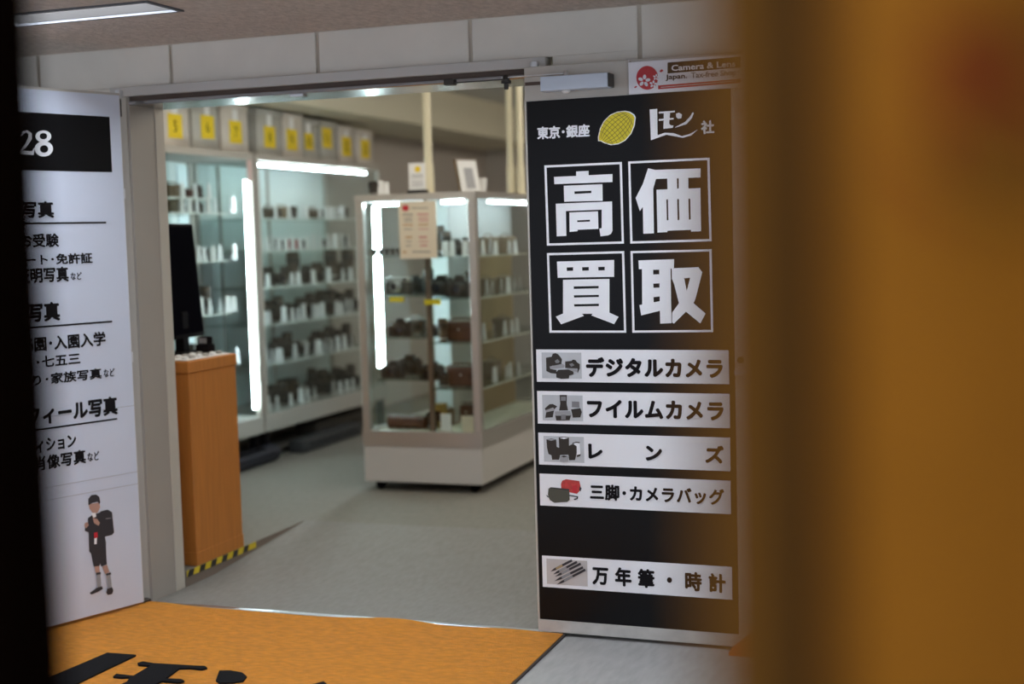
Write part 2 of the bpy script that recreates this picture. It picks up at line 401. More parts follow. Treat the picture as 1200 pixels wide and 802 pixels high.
# serif numerals of the header band, drawn as strokes
fz = lambda pts: Z(pts, 0, 0, 4.0)
two = [fz(FL.ribbon([(96, 640), (104, 622), (122, 616), (138, 628), (138, 650), (120, 680), (92, 712)], [4, 12, 10, 16, 18, 13, 8])),
       fz([(88, 722), (94, 706), (148, 710), (156, 694), (160, 696), (154, 727), (88, 723)])]
FL.poly('numeral', WHITEP, two, 0.0028)
def ring(a, b): return [a, b]
FL.poly('numeral', WHITEP, [fz(ell(201, 640, 37, 28)), fz(ell(201, 639, 18, 15))], 0.0028)
FL.poly('numeral', WHITEP, [fz(ell(203, 698, 43, 36)), fz(ell(204, 699, 20, 18))], 0.0028)
p2 = lambda pts: Z(pts, 0, 200, 4.01)
p3 = lambda pts: Z(pts, 0, 400, 4.0)
def ltext(txt, tl, br, bold, conv, m=INK): FL.text(txt, m, conv([tl])[0], conv([br])[0], 0.0022, bold)
ltext('写真', (96, 146), (250, 220), 0.045, p2)
ltext('お受験', (90, 300), (274, 357), 0.034, p2)
ltext('パスポート･免許証', (-78, 402), (432, 434), 0.034, p2)
ltext('証明写真', (74, 462), (320, 520), 0.034, p2)
ltext('など', (330, 480), (383, 512), 0.012, p2)
ltext('写真', (126, 628), (278, 702), 0.045, p2)
ltext('卒園･入園入学', (91, 790), (494, 820), 0.034, p2)
ltext('･七五三', (168, 74), (374, 104), 0.034, p3)
ltext('り･家族写真', (150, 160), (474, 174), 0.034, p3)
ltext('など', (484, 132), (536, 164), 0.012, p3)
ltext('プロフィール写真', (-34, 332), (548, 340), 0.045, p3)
ltext('オーディション', (6, 480), (355, 496), 0.034, p3)
ltext('肖像写真', (160, 545), (400, 570), 0.034, p3)
ltext('など', (408, 524), (464, 556), 0.012, p3)
for (xr, yr) in ((124, 261), (131, 377), (137, 491)):
    s1, z1 = FL.at(xr, yr)
    FL.rect('rule_line', INK, (-LW+0.06, z1+0.0035), (s1, z1-0.0035), 0.0022, px=False)
s1, z1 = FL.at(166, 552)
for zz in (z1, z1-0.05, 0.85): FL.rect('crease', LGREYP, (-LW+0.01, zz+0.0008), (-0.013, zz-0.0008), 0.0020, px=False)
# the printed child with the school bag
pz = lambda pts: Z(pts, 80, 570, 5.729)
fig = [(UNIF, [[(212, 170), (262, 157), (292, 175), (306, 310), (292, 328), (240, 340), (215, 320)]]),
       (SKINP, [[(136, 120), (205, 110), (212, 140), (200, 168), (188, 182), (160, 178), (140, 150)]]),
       (UNIF, [[(132, 128), (132, 85), (152, 60), (185, 56), (206, 72), (212, 110), (205, 122), (195, 104), (160, 112), (140, 124)]]),
       (UNIF, [[(128, 215), (160, 192), (215, 175), (240, 230), (238, 300), (250, 380), (250, 415), (256, 525), (218, 540), (212, 520), (205, 536), (168, 540), (150, 450), (138, 440), (134, 310), (108, 300), (110, 275), (130, 255)]]),
       (WHITEP, [[(152, 180), (180, 178), (184, 205), (164, 212)]]),
       (SKINP, [[(106, 250), (125, 240), (134, 262), (116, 282), (104, 270)], [(160, 212), (190, 220), (208, 245), (200, 265), (170, 248)], [(172, 540), (205, 536), (208, 578), (180, 582)], [(224, 540), (256, 528), (272, 575), (244, 590)]]),
       (RED, [[(168, 312), (192, 308), (194, 345), (170, 350)]]), (WHITEP, [[(170, 350), (188, 346), (186, 388), (170, 390)]]),
       (SOCKP, [[(184, 592), (210, 586), (216, 678), (192, 684)], [(250, 595), (278, 588), (288, 680), (262, 684)]]),
       (UNIF, [[(180, 582), (212, 574), (213, 590), (183, 597)], [(246, 588), (280, 576), (282, 592), (250, 600)], [(138, 716), (186, 682), (222, 672), (226, 690), (196, 708), (150, 728)], [(256, 688), (290, 678), (298, 700), (288, 724), (260, 730), (250, 715)]]),
       (GREYP, [[(246, 215), (280, 210), (281, 216), (247, 222)]])]
for k, (m, loops) in enumerate(fig): FL.poly('printed_child', m, [pz(l) for l in loops], 0.0020+0.0004*k, 0.0003)

# ------------------------------------------------------------------ open door with the black sign
RO = (-1.645, 4.86, 0)
dr = struct(thing('door_2', None, None, RO, TR)); dr['label'] = 'open door leaf covered by a black camera purchase sign'
FR = Face(RO, TR, dr)
box('leaf', LEAF, (0, 0.87, 0.001, 0.040, 0.012, 2.118), dr, 0.003)
a, b = FR.at(613.5, 119.5), FR.at(863, 745)
bl, tr_ = FR.at(632.6, 725.4), FR.at(858, 106)
sx0, sx1 = 0.008, FR.at(861, 420)[0]
zb, zt = bl[1], a[1]
box('sign_sheet', BLACKP, (sx0, sx1, -0.0012, 0.001, zb, zt), dr)
box('kick_strip', KICK, (0.002, 0.868, -0.004, 0.001, 0.014, zb-0.002), dr, 0.001)
box('edge_strip', LEAF, (0.0, 0.006, -0.002, 0.001, 0.02, 2.0), dr)
box('gasket', BROWN, (0.004, 0.10, -0.0015, 0.001, FR.at(612, 101)[1], FR.at(612, 97)[1]), dr)
MB().lathe([(0.016, -0.006), (0.016, 0.012), (0.010, 0.016)], 14, 'z', (0.035, 0.018, 2.124)).done('pivot', STEEL, dr, True)
# lock on the far stile
kx, kz = FR.at(868, 437)
MB().lathe([(0.022, 0.001), (0.022, -0.006), (0.013, -0.010), (0.013, -0.026), (0.008, -0.030)], 16, 'y', (kx, 0, kz)).done('lock_cylinder', STEEL, dr, True)
MB().lathe([(0.012, 0.001), (0.012, -0.006)], 14, 'y', (kx, 0, kz+0.045)).done('lock_indicator', DARKM, dr, True)
# big characters in their square frames (traced)
q4 = lambda pts: Z(pts, 600, 180, 3.646)
def frame4(tl, tr, br, bl2, w=9.5):
    inner = [(tl[0]+w, tl[1]+w-0.3), (tr[0]-w, tr[1]+w+0.3), (br[0]-w, br[1]-w+0.2), (bl2[0]+w, bl2[1]-w-0.2)]
    FR.poly('character_frame', WHITEP, [q4([tl, tr, br, bl2]), q4(inner)], 0.0022)
frame4((139, 51), (470, 36), (479, 385), (150, 394)); frame4((497, 34), (844, 18), (853, 375), (506, 385))
frame4((150, 426), (480, 417), (489, 766), (161, 766)); frame4((507, 417), (853, 409), (860, 763), (515, 766))
big = {'character_high': [[(180, 100), (275, 96), (275, 77), (328, 74), (328, 93), (430, 88), (430, 122), (182, 131)],
        [(222, 138), (387, 131), (388, 202), (224, 206)], [(267, 162), (340, 159), (340, 169), (268, 173)],
        [(188, 215), (428, 205), (430, 330), (424, 343), (412, 350), (379, 354), (374, 321), (384, 319), (384, 240), (231, 246), (233, 352), (192, 354)],
        [(246, 252), (368, 247), (370, 322), (281, 326), (281, 332), (247, 335)], [(279, 286), (334, 283), (334, 291), (280, 293)]],
       'character_value': [[(582, 63), (612, 70), (806, 64), (806, 102), (753, 104), (754, 150), (805, 148), (808, 332), (766, 334), (765, 326), (665, 330), (664, 336), (622, 338), (618, 155), (665, 153), (664, 107), (616, 109), (604, 150), (607, 341), (562, 343), (560, 228), (547, 246), (529, 190), (560, 130)],
        [(705, 106), (713, 106), (713, 149), (706, 150)], [(660, 196), (667, 196), (669, 285), (662, 286)], [(706, 195), (714, 195), (716, 284), (708, 285)], [(754, 193), (762, 193), (764, 282), (756, 283)]],
       'character_buy': [[(193, 462), (437, 455), (437, 527), (196, 531)], [(234, 487), (262, 486), (262, 501), (235, 502)], [(300, 486), (329, 485), (329, 500), (301, 501)], [(369, 485), (397, 484), (397, 499), (370, 500)],
        [(219, 540), (417, 536), (417, 680), (456, 698), (437, 729), (340, 692), (345, 685), (300, 685), (308, 694), (211, 730), (188, 697), (219, 684)],
        [(264, 568), (371, 566), (371, 576), (265, 579)], [(265, 606), (372, 604), (372, 613), (266, 616)], [(266, 644), (372, 642), (372, 652), (267, 654)]],
       'character_take': [[(541, 457), (693, 452), (692, 490), (678, 492), (680, 620), (682, 725), (634, 727), (633, 672), (553, 692), (545, 648), (557, 645), (556, 494), (543, 494)],
        [(604, 497), (630, 497), (630, 516), (604, 517)], [(604, 556), (631, 555), (631, 573), (605, 574)], [(605, 614), (632, 611), (632, 631), (606, 636)]],
       'character_take_right': [[(683, 491), (797, 486), (813, 507), (786, 615), (776, 640), (827, 684), (805, 726), (744, 676), (692, 727), (685, 722), (685, 680), (714, 640), (694, 560), (684, 535)], [(736, 533), (762, 531), (747, 588)]]}
for nme, loops in big.items(): FR.poly(nme, WHITEP, [q4(l) for l in loops], 0.0022)
# top line: place name, lemon, logo
q3 = lambda pts: Z(pts, 600, 50, 4.2214)
FR.text('東京･銀座', WHITEP, (630.1, 149.3), (690.9, 159.8), 0.0022, 0.04)
FR.text('社', WHITEP, (822.2, 142.2), (836.6, 156), 0.0022, 0.04)
lem_o = [(427, 488), (426, 468), (436, 425), (455, 388), (485, 358), (520, 342), (560, 337), (585, 342), (606, 356), (613, 370), (608, 410), (592, 450), (562, 485), (528, 503), (490, 508), (455, 497), (440, 488)]
cx = sum(p[0] for p in lem_o)/len(lem_o); cy = sum(p[1] for p in lem_o)/len(lem_o)
lem_i = [(cx+(x-cx)*0.945, cy+(y-cy)*0.945) for x, y in lem_o]
FR.poly('lemon_outline', WHITEP, [q3(lem_o)], 0.0022)
FR.poly('lemon', LEMON, [q3(lem_i)], 0.0030)
lines = []
for t in (-0.62, -0.36, -0.1, 0.16, 0.42, 0.66):        # meridians along the long axis and rings across it
    pts = []
    for k in range(9):
        u = -0.9+1.8*k/8; w = math.sqrt(max(0, 1-u*u))
        X_, Y_ = u*98, t*72*w
        pts.append((cx+X_*0.72+Y_*0.69, cy-X_*0.69+Y_*0.72))
    lines.append(q3(FR.ribbon(pts, [2.4]*9)))
for t in (-0.7, -0.5, -0.3, -0.1, 0.1, 0.3, 0.5, 0.7):
    pts = []
    for k in range(7):
        v = -0.92+1.84*k/6; w = math.sqrt(1-t*t)
        X_, Y_ = t*98+10*(1-v*v), v*72*w
        pts.append((cx+X_*0.72+Y_*0.69, cy-X_*0.69+Y_*0.72))
    lines.append(q3(FR.ribbon(pts, [2.0]*7)))
for l in lines: FR.poly('lemon_line', LEMOND, [l], 0.0036, 0.0003)
logo = [[(682, 331), (719, 328), (721, 458), (757, 446), (800, 448), (842, 463), (880, 452), (920, 430), (886, 460), (846, 471), (808, 464), (764, 456), (688, 483)],
        FR.ribbon([(727, 347), (766, 344), (806, 341)], [9, 8, 8]), FR.ribbon([(727, 383), (762, 380), (800, 376)], [9, 8, 8]),
        [(812, 352), (826, 347), (841, 355), (838, 375), (822, 377), (813, 368)], FR.ribbon([(897, 347), (884, 372), (860, 398), (808, 420)], [6, 12, 13, 3])]
for l in logo: FR.poly('logo_stroke', WHITEP, [q3(l)], 0.0022)
FR.poly('logo_stroke', WHITEP, [q3([(752, 345), (783, 343), (778, 402), (788, 410), (800, 410), (796, 422), (750, 427)])], 0.0028)
# white strips with photo prints and words
q5 = lambda pts: Z(pts, 600, 390, 3.646)
q6 = lambda pts: Z(pts, 600, 580, 3.614)
STR = [((628.5, 409.7), (854.5, 450.3), 'デジタルカメラ', (688, 419.6), (846.3, 442.4)),
       ((629.6, 458.3), (855.6, 501.9), 'フイルムカメラ', (689.1, 469), (847.4, 492)),
       ((631, 507.1), (856.2, 552.4), 'レ　　ン　　ズ', (690.5, 518.9), (847.7, 542.4)),
       ((632.4, 555.1), (856.7, 602.8), '三脚･カメラバッグ', (692.2, 567.7), (848.4, 591.8)),
       ((635.4, 651.1), (858.4, 703.1), '万 年 筆 ・ 時 計', (694.9, 663.8), (849.9, 694.5))]
for tl, br, txt, t0, t1 in STR:
    w = FR.rect('word_strip', WHITEP, tl, br, 0.0022, 0.0008)
    FR.text(txt, INK, t0, t1, 0.0032, 0.042 if txt[0] in '三万' else 0.058, spacing=1.1)
def photo(tl, br, g, parts, cv):
    FR.rect('photo_print', g, cv([tl])[0], cv([br])[0], 0.0030, 0.0004)
    for k, (m, l) in enumerate(parts): FR.poly('photo_shape', m, [cv(l)], 0.0034+0.0002*k, 0.0002)
z8 = lambda ox, oy: (lambda pts: Z(pts, ox, oy, 8.02))
c1 = z8(630, 400); c3 = z8(630, 500)
photo((40, 106), (418, 352), PHOTOG, [
    (CAMBK, [(82, 155), (135, 145), (145, 118), (170, 112), (195, 122), (215, 145), (232, 170), (225, 225), (140, 230), (120, 260), (180, 270), (178, 305), (125, 300), (85, 280)]),
    (CAMBK, [(262, 190), (320, 185), (335, 172), (360, 178), (375, 200), (400, 215), (400, 255), (380, 300), (365, 262), (262, 250)]),
    (LGREYP, [(115, 238), (240, 212), (258, 228), (250, 250), (125, 262)]), (LGREYP, [(262, 252), (380, 256), (378, 290), (300, 270)]),
    (GREYP, [(165, 185), (190, 168), (212, 190), (200, 205), (175, 205)]), (GREYP, [(300, 215), (330, 205), (350, 225), (320, 240)]),
    (CAMBK, [(178, 290), (200, 268), (290, 265), (340, 285), (342, 312), (302, 322), (298, 350), (225, 354), (180, 340)])], c1)
photo((45, 504), (430, 752), PHOTOG, [
    (CAMBK, [(210, 505), (278, 505), (276, 590), (290, 650), (205, 652), (215, 590)]), (GREYP, [(222, 520), (268, 520), (268, 560), (222, 560)]),
    (CAMBK, [(70, 632), (115, 592), (145, 590), (188, 612), (160, 640), (145, 715), (75, 720), (85, 660)]),
    (LGREYP, [(75, 650), (150, 622), (165, 650), (85, 668)]), (GREYP, [(325, 565), (395, 568), (398, 625), (325, 620)]),
    (CAMBK, [(318, 640), (405, 628), (420, 665), (405, 715), (335, 718)]),
    (LGREYP, [(165, 660), (310, 655), (322, 700), (170, 702)]), (CAMBK, [(170, 700), (318, 698), (305, 742), (180, 745)]),
    (GREYP, [(225, 690), (268, 690), (268, 735), (225, 735)])], c1)
photo((58, 88), (442, 342), PHOTOG, [
    (CAMBK, [(85, 122), (130, 112), (178, 122), (182, 190), (205, 200), (202, 102), (250, 94), (298, 105), (298, 180), (340, 160), (372, 180), (372, 240), (355, 315), (300, 318), (292, 265), (215, 268), (205, 312), (140, 312), (132, 270), (105, 258), (92, 205)]),
    (LGREYP, [(92, 124), (130, 117), (172, 124), (130, 133)]), (WHITEP, [(212, 108), (250, 100), (290, 108), (250, 117)]),
    (WHITEP, [(332, 158), (398, 150), (405, 262), (372, 268), (370, 185)]), (CAMBK, [(328, 155), (365, 142), (400, 146), (398, 156), (362, 152), (332, 164)]), (CAMBK, [(372, 268), (410, 258), (405, 276), (375, 288)]),
    (LGREYP, [(212, 280), (250, 270), (298, 280), (292, 330), (250, 337), (215, 330)]), (CAMBK, [(222, 278), (250, 272), (288, 278), (250, 290)])], c3)
for k, (m, l) in enumerate([(REDBAG, [(222, 540), (235, 508), (270, 495), (395, 512), (405, 555), (412, 590), (372, 632), (290, 615), (225, 585)]),
        (RED, [(330, 555), (375, 550), (372, 632), (328, 622)]), (UNIF, [(400, 560), (416, 580), (408, 608), (392, 600)]),
        (OLIVE, [(105, 585), (125, 570), (300, 588), (305, 690), (280, 708), (160, 716), (118, 690), (100, 640)]),
        (UNIF, [(122, 578), (135, 570), (302, 588), (300, 602)]), (UNIF, [(82, 640), (100, 650), (118, 670), (96, 662)]), (UNIF, [(300, 640), (385, 655), (382, 680), (355, 690), (340, 680), (370, 672), (372, 664), (302, 652)])]):
    FR.poly('photo_shape', m, [c3(l)], 0.0034+0.0002*k, 0.0002)
c5 = lambda pts: Z(pts, 630, 640, 9.231)
pens = [((145, 275), (375, 155)), ((175, 305), (430, 172)), ((195, 330), (470, 190)), ((190, 378), (495, 230)), ((215, 415), (520, 255))]
photo((98, 135), (545, 438), PINKG, [p for (x0, y0), (x1, y1) in pens for p in (
    (UNIF, FR.ribbon([(x0, y0), (x0+(x1-x0)*0.18, y0+(y1-y0)*0.18), (x1, y1)], [2, 26, 26])),
    (GOLDP if y0 < 300 else SOCKP, FR.ribbon([(x0+(x1-x0)*0.25, y0+(y1-y0)*0.25), (x0+(x1-x0)*0.55, y0+(y1-y0)*0.55)], [20, 24])))], c5)

# tax-free plate fixed to the top of the leaf
tp0 = FR.at(737, 73.5); tp1 = FR.at(739, 111); s_end = tp0[0]+0.56
pl = thing('tax_free_plate', 'white tax free shop plate with red blossom emblem on the door leaf', 'sign', (RO[0]+FR.ax.x*tp0[0]+FR.n.x*0.004, RO[1]+FR.ax.y*tp0[0]+FR.n.y*0.004, tp1[1]), TR)
FP = Face((pl.location.x+FR.n.x*0.008, pl.location.y+FR.n.y*0.008, pl.location.z), TR, pl)
ph = tp0[1]-tp1[1]
box('backing', WHITEP, (0, 0.42, -0.006, 0, 0, ph), pl, 0.001); box('acrylic_cover', ACRYL, (-0.003, 0.425, -0.0205, -0.0185, -0.004, ph+0.012), pl)
FP.o = Vector((pl.location.x+FR.n.x*0.0065, pl.location.y+FR.n.y*0.0065, pl.location.z))
pp = lambda pts: Z(pts, 725, 55, 8.0)
def fpoly(n, m, l, off): FP.poly(n, m, l, 0.0065+off, 0.0003)
fpoly('emblem', RED, [pp(ell(268, 290, 102, 112))], 0.0006)
def blossom(x, y, r):
    for k in range(5):
        a = k*2*PI/5-PI/2+0.1
        fpoly('petal', WHITEP, [pp(ell(x+r*0.62*math.cos(a), y+r*0.62*math.sin(a), r*0.40, r*0.27, a, 12))], 0.0011)
blossom(240, 318, 58); blossom(325, 350, 36); blossom(352, 285, 30)
fpoly('petal', RED, [pp([(380, 228), (405, 208), (422, 224), (396, 240)])], 0.0009); fpoly('petal', RED, [pp([(145, 378), (165, 366), (175, 374), (155, 388)])], 0.0009)
fpoly('name_band', BLACKP, [pp([(458, 147), (1140, 92), (1140, 192), (458, 250)])], 0.0006)
FP.text('Camera & Lens', WHITEP, pp([(497, 172)])[0], pp([(1092, 184)])[0], 0.0075, 0.035)
FP.text('Japan.', INK, pp([(442, 262)])[0], pp([(640, 306)])[0], 0.0073, 0.03)
FP.text('Tax-free Shop', GREYP, pp([(680, 242)])[0], pp([(1098, 280)])[0], 0.0073, 0.025)
fpoly('red_band', RED, [pp([(370, 362), (1140, 300), (1140, 338), (370, 398)])], 0.0006)
fpoly('fine_print', PINKG, [pp([(395, 376), (1110, 316), (1110, 322), (395, 383)])], 0.0010)
# standoffs keep the cover in front of the plate
for sx in (0.006, 0.415):
    MB().lathe([(0.003, 0), (0.003, -0.0185)], 8, 'y', (sx, 0, ph+0.004)).done('standoff', STEEL, pl)

# door closer
ct = FR.at(639, 93.5); cb_ = FR.at(720, 103.5)
cl = thing('door_closer', 'silver door closer with a thin arm above the black sign', 'door closer', (RO[0]+FR.ax.x*ct[0], RO[1]+FR.ax.y*ct[0]+FR.n.y*0.0045-0.001, cb_[1]), TR)
cw = cb_[0]-ct[0]; chh = 0.052
box('body', SILVER, (0, cw-0.008, -0.052, 0.0035, 0, chh), cl, 0.002); box('end_cap', DARKM, (cw-0.008, cw, -0.050, 0.0035, 0.002, chh-0.002), cl, 0.001)
MB().lathe([(0.016, 0.0), (0.016, -0.005), (0.010, -0.011)], 16, 'z', (0.09, -0.028, 0)).done('spindle_cap', CARD, cl, True)
MB().lathe([(0.010, 0.0), (0.010, 0.014), (0.006, 0.02)], 12, 'z', (0.09, -0.028, chh)).done('spindle', STEEL, cl, True)
box('arm', STEEL, (-0.155, 0.095, -0.036, -0.020, chh+0.006, chh+0.011), cl, 0.001)
MB().lathe([(0.009, 0.018), (0.013, 0.012), (0.013, 0.0), (0.019, -0.002), (0.019, -0.012), (0.009, -0.014), (0.008, -0.034)], 12, 'z', (-0.140, -0.028, chh)).done('elbow_joint', DARKM, cl, True)
box('fore_arm', DARKM, (-0.36, -0.14, -0.032, -0.024, chh+0.001, chh+0.005), cl)
box('bracket', DARKM, (-0.385, -0.345, -0.04, -0.005, chh-0.004, chh+0.018), cl, 0.002)

# orange wedge at the foot of the leaf
wp = onz(857, 764, 0.0)
wt = thing('door_wedge', 'orange rubber stopper on the floor against the black sign door', 'door stop', (wp.x, wp.y, 0), 0.0)
MB().prism([(0, -0.05, 0.0), (0.17, -0.05, 0.0), (0.17, -0.05, 0.095), (0.12, -0.05, 0.10), (0.05, -0.05, 0.055), (0, -0.05, 0.012)], (0, 0.10, 0)).done('wedge', WEDGE, wt)
MB().lathe([(0.016, 0), (0.016, 0.012), (0.008, 0.016)], 12, 'z', (0.145, 0, 0.096)).done('knob', WEDGE, wt, True)

# ------------------------------------------------------------------ orange mat
mx0, mx1, my0, my1 = -3.60, -1.545, 3.35, 4.855
bm = bmesh.new(); nx, ny = 60, 48; V = []
for j in range(ny+1):
    row = []
    for i in range(nx+1):
        u, v = i/nx, j/ny; x = mx0+(mx1-mx0)*u; y = my0+(my1-my0)*v
        e = max(0, 1-min(1-v, 1)*9)
        z = 0.011+0.004*math.sin(x*9+1)*math.sin(y*6)*(0.3+0.7*e)+0.012*e*max(0, math.sin(x*5.3+0.6))**3
        row.append(bm.verts.new((x, y+0.006*math.sin(x*13), z)))
    V.append(row)
for j in range(ny):
    for i in range(nx): bm.faces.new((V[j][i], V[j][i+1], V[j+1][i+1], V[j+1][i]))
r = bmesh.ops.extrude_face_region(bm, geom=bm.faces[:])
for g in r['geom']:
    if isinstance(g, bmesh.types.BMVert): g.co.z = max(0.0005, g.co.z-0.010)
w_ = MB(); w_.bm.free(); w_.bm = bm
mt = thing('floor_mat', 'orange pile floor mat with black lettering in front of the shop entrance', 'mat', (0, 0, 0))
w_.done('pile', MATO, mt, True)
ed = MB(); ed.box(mx1-0.004, mx1+0.008, my0, my1, 0.0005, 0.008); ed.box(mx0, mx1, my0-0.010, my0+0.004, 0.0005, 0.008); ed.done('rubber_edge', EDGE, mt)
# logo on the mat: outline in metres, scaled from the logo of the sign
def matpoly(pts):
    c = bpy.data.curves.new('mat_lettering', 'CURVE'); c.dimensions = '2D'; c.fill_mode = 'BOTH'; c.extrude = 0.0035
    sp = c.splines.new('POLY'); sp.points.add(len(pts)-1)
    for k, q in enumerate(pts): sp.points[k].co = (q[0], q[1], 0, 1)
    sp.use_cyclic_u = True
    t = bpy.data.objects.new('tmp', c); COL.objects.link(t)
    me = bpy.data.meshes.new_from_object(t.evaluated_get(bpy.context.evaluated_depsgraph_get()))
    bpy.data.objects.remove(t); bpy.data.curves.remove(c)
    for v in me.vertices: v.co.z += 0.0145
    me.materials.clear(); me.materials.append(MATK); obj('mat_lettering', me, mt)
zm = lambda pts: [(lambda P: (P.x, P.y))(onz(50+x/4.0, 700+y/4.0, 0.015)) for x, y in pts]
matpoly(zm([(303, 264), (438, 274)])+[(-2.985, 3.62), (-2.80, 3.66), (-3.13, 3.50), (-3.14, 3.62)])
matpoly(zm([(445, 312), (470, 305), (520, 313), (720, 325), (760, 326), (772, 335), (745, 341), (690, 335), (640, 337), (575, 385), (650, 388), (665, 396), (640, 403), (560, 396)])+[(-2.72, 3.83), (-2.66, 3.80), (-2.68, 3.77), (-2.84, 3.76)]+zm([(395, 400), (410, 378), (370, 380), (330, 376), (345, 363), (425, 372), (505, 325), (450, 320)]))
matpoly(zm([(828, 348), (880, 347), (935, 357), (957, 375), (940, 396), (890, 404), (830, 405), (812, 392), (822, 365)]))
matpoly([(-2.16, 4.10), (-2.12, 4.06), (-2.20, 3.90), (-2.36, 3.80), (-2.56, 3.76), (-2.38, 3.84), (-2.24, 3.96)])
matpoly([(-3.10, 3.50), (-2.80, 3.66), (-2.62, 3.64), (-2.40, 3.56), (-2.18, 3.62), (-2.02, 3.74), (-2.16, 3.57), (-2.40, 3.50), (-2.62, 3.56), (-2.78, 3.58)])

# ------------------------------------------------------------------ wooden counter and monitor
ctr = thing('wooden_counter', 'orange brown wooden counter standing on the raised floor edge', 'counter', (XJL-0.003, 5.275, SH))
CL = 0.40
box('body', WOOD, (-0.85, 0, 0, CL, 0, 0.865), ctr, 0.003); box('plinth_band', WOOD, (-0.85, 0.0025, -0.0025, CL+0.002, 0.0, 0.06), ctr, 0.001)
tpb = MB(); tpb.box(-0.86, 0.006, -0.008, CL+0.006, 0.865, 0.920, 0.004); tpb.done('worktop', WOOD, ctr)
tr = MB()
kx0 = XJL-0.003
tray = thing('coin_tray', 'white tray of small parts lying on the wooden counter', 'tray', (kx0-0.075, 5.38, SH+0.92))
box('tray_base', CARD, (-0.065, 0.065, -0.10, 0.26, 0, 0.006), tray, 0.002)
for i in range(6):
    for j in range(2): MB().lathe([(0.014, 0.006), (0.016, 0.016), (0.006, 0.02)], 10, 'z', (-0.035+0.07*j, -0.07+0.058*i, 0)).done('part', CARD if (i+j) % 2 else CAMSV, tray, True)
mn = thing('computer_monitor', 'black computer monitor seen edge on upon the wooden counter', 'monitor', (-3.612, 5.45, SH+0.92), 0.10)
for _o in (box('casing', PLBLK, (-0.030, 0.022, -0.02, 0.36, 0.075, 0.615), mn, 0.006, True, 2), box('screen', SCREEN, (0.0222, 0.0235, 0.0, 0.34, 0.095, 0.60), mn)): _o.rotation_euler = (0, -0.07, 0)
box('bezel_line', GREYP, (-0.028, 0.020, -0.0212, -0.020, 0.600, 0.606), mn).rotation_euler = (0, -0.07, 0)
box('neck', PLBLK, (-0.03, 0.015, 0.14, 0.20, 0.012, 0.20), mn, 0.004); box('foot', PLBLK, (-0.08, 0.07, 0.07, 0.27, 0, 0.014), mn, 0.004)
rd = thing('card_reader', 'small black card reader beside the monitor on the counter', 'device', (-3.50, 5.60, SH+0.92))
box('body', PLBLK, (-0.035, 0.035, -0.03, 0.03, 0, 0.05), rd, 0.006, True, 2); box('head', PLBLK, (-0.03, 0.03, -0.02, 0.02, 0.05, 0.085), rd, 0.006, True, 2); box('keypad', GREYP, (-0.02, 0.02, -0.0215, -0.02, 0.055, 0.08), rd)
fs = thing('file_stack', 'stack of pale files on the low shelf behind the counter', 'files', (-4.15, 6.15, SH))
for k in range(7): box('file', CARD if k % 2 else BINP, (-0.14, 0.14, -0.1, 0.1, 0.11*k, 0.11*k+0.09), fs, 0.003)

# ------------------------------------------------------------------ glass cabinets on the left wall
XC = -4.50; XBK = -4.98
def cabinet(y0, y1, label, shelves, tubes, div, tr_=0.007):
    t = thing('glass_cabinet', label, 'cabinet', ((XC+XBK)/2, (y0+y1)/2, SH))
    D = (XC-XBK)/2; L = (y1-y0)/2; b = lambda z: z-SH
    box('base', CABB, (-D, D, -L, L, b(0.275), b(0.385)), t, 0.003)
    box('top', CABF, (-D, D, -L, L, b(2.035), b(2.08)), t, 0.003)
    for sx in (-1, 1):
        for sy in (-1, 1):
            box('post', CABF, (sx*D-0.016-sx*0.016, sx*D+0.016-sx*0.016, sy*L-0.018-sy*0.018, sy*L+0.018-sy*0.018, b(0.385), b(2.035)), t)
            box('leg', PLBLK, (sx*(D-0.05)-0.025, sx*(D-0.05)+0.025, sy*(L-0.05)-0.025, sy*(L-0.05)+0.025, 0, b(0.275)), t)
    box('back_panel', CABBK, (-D, -D+0.006, -L+0.03, L-0.03, b(0.385), b(2.035)), t)
    for sy in (-1, 1): box('side_glass', GLASSM, (-D+0.03, D-0.03, sy*(L-0.012)-0.002, sy*(L-0.012)+0.002, b(0.387), b(2.033)), t)
    box('sliding_glass', GLASSM, (D-0.020, D-0.016, -L+0.036, 0.03, b(0.387), b(2.033)), t)
    box('sliding_glass', GLASSM, (D-0.010, D-0.006, -0.03, L-0.036, b(0.387), b(2.033)), t)
    for z, ya, yb in shelves:
        box('shelf', SHELFG, (-D+0.01, D-0.04, ya-(y0+y1)/2, yb-(y0+y1)/2, b(z)-0.008, b(z)), t)
        box('shelf_edge', EDGEW, (D-0.040, D-0.036, ya-(y0+y1)/2, yb-(y0+y1)/2, b(z)-0.009, b(z)+0.001), t)
    for yy in div: box('shelf_upright', CABF, (-D+0.006, -D+0.022, yy-(y0+y1)/2-0.008, yy-(y0+y1)/2+0.008, b(0.39), b(2.03)), t)
    for p0, p1 in tubes:
        o = t.location; MB().tube([Vector(p0)-o, Vector(p1)-o], tr_, 10).done('light_tube', TUBEM, t, True)
    MB().lathe([(0.014, 0), (0.014, 0.012), (0.008, 0.016)], 12, 'x', (D-0.006, -L+0.09, b(0.44))).done('lock', STEEL, t, True)
    return t
Z1 = [1.695, 1.403, 1.077, 0.745]
Z2 = [1.665, 1.453, 1.21, 0.965, 0.705]
yt = y_at(291, XC-0.03, 1.4)
CAB1 = cabinet(5.93, 7.86, 'tall glass cabinet behind the monitor with three storage boxes on top', [(z, 5.97, 7.58) for z in Z1]+[(1.785, 5.97, 7.40)],
        [((XC-0.030, yt, 0.44), (XC-0.030, yt, 1.905))], (6.9,))
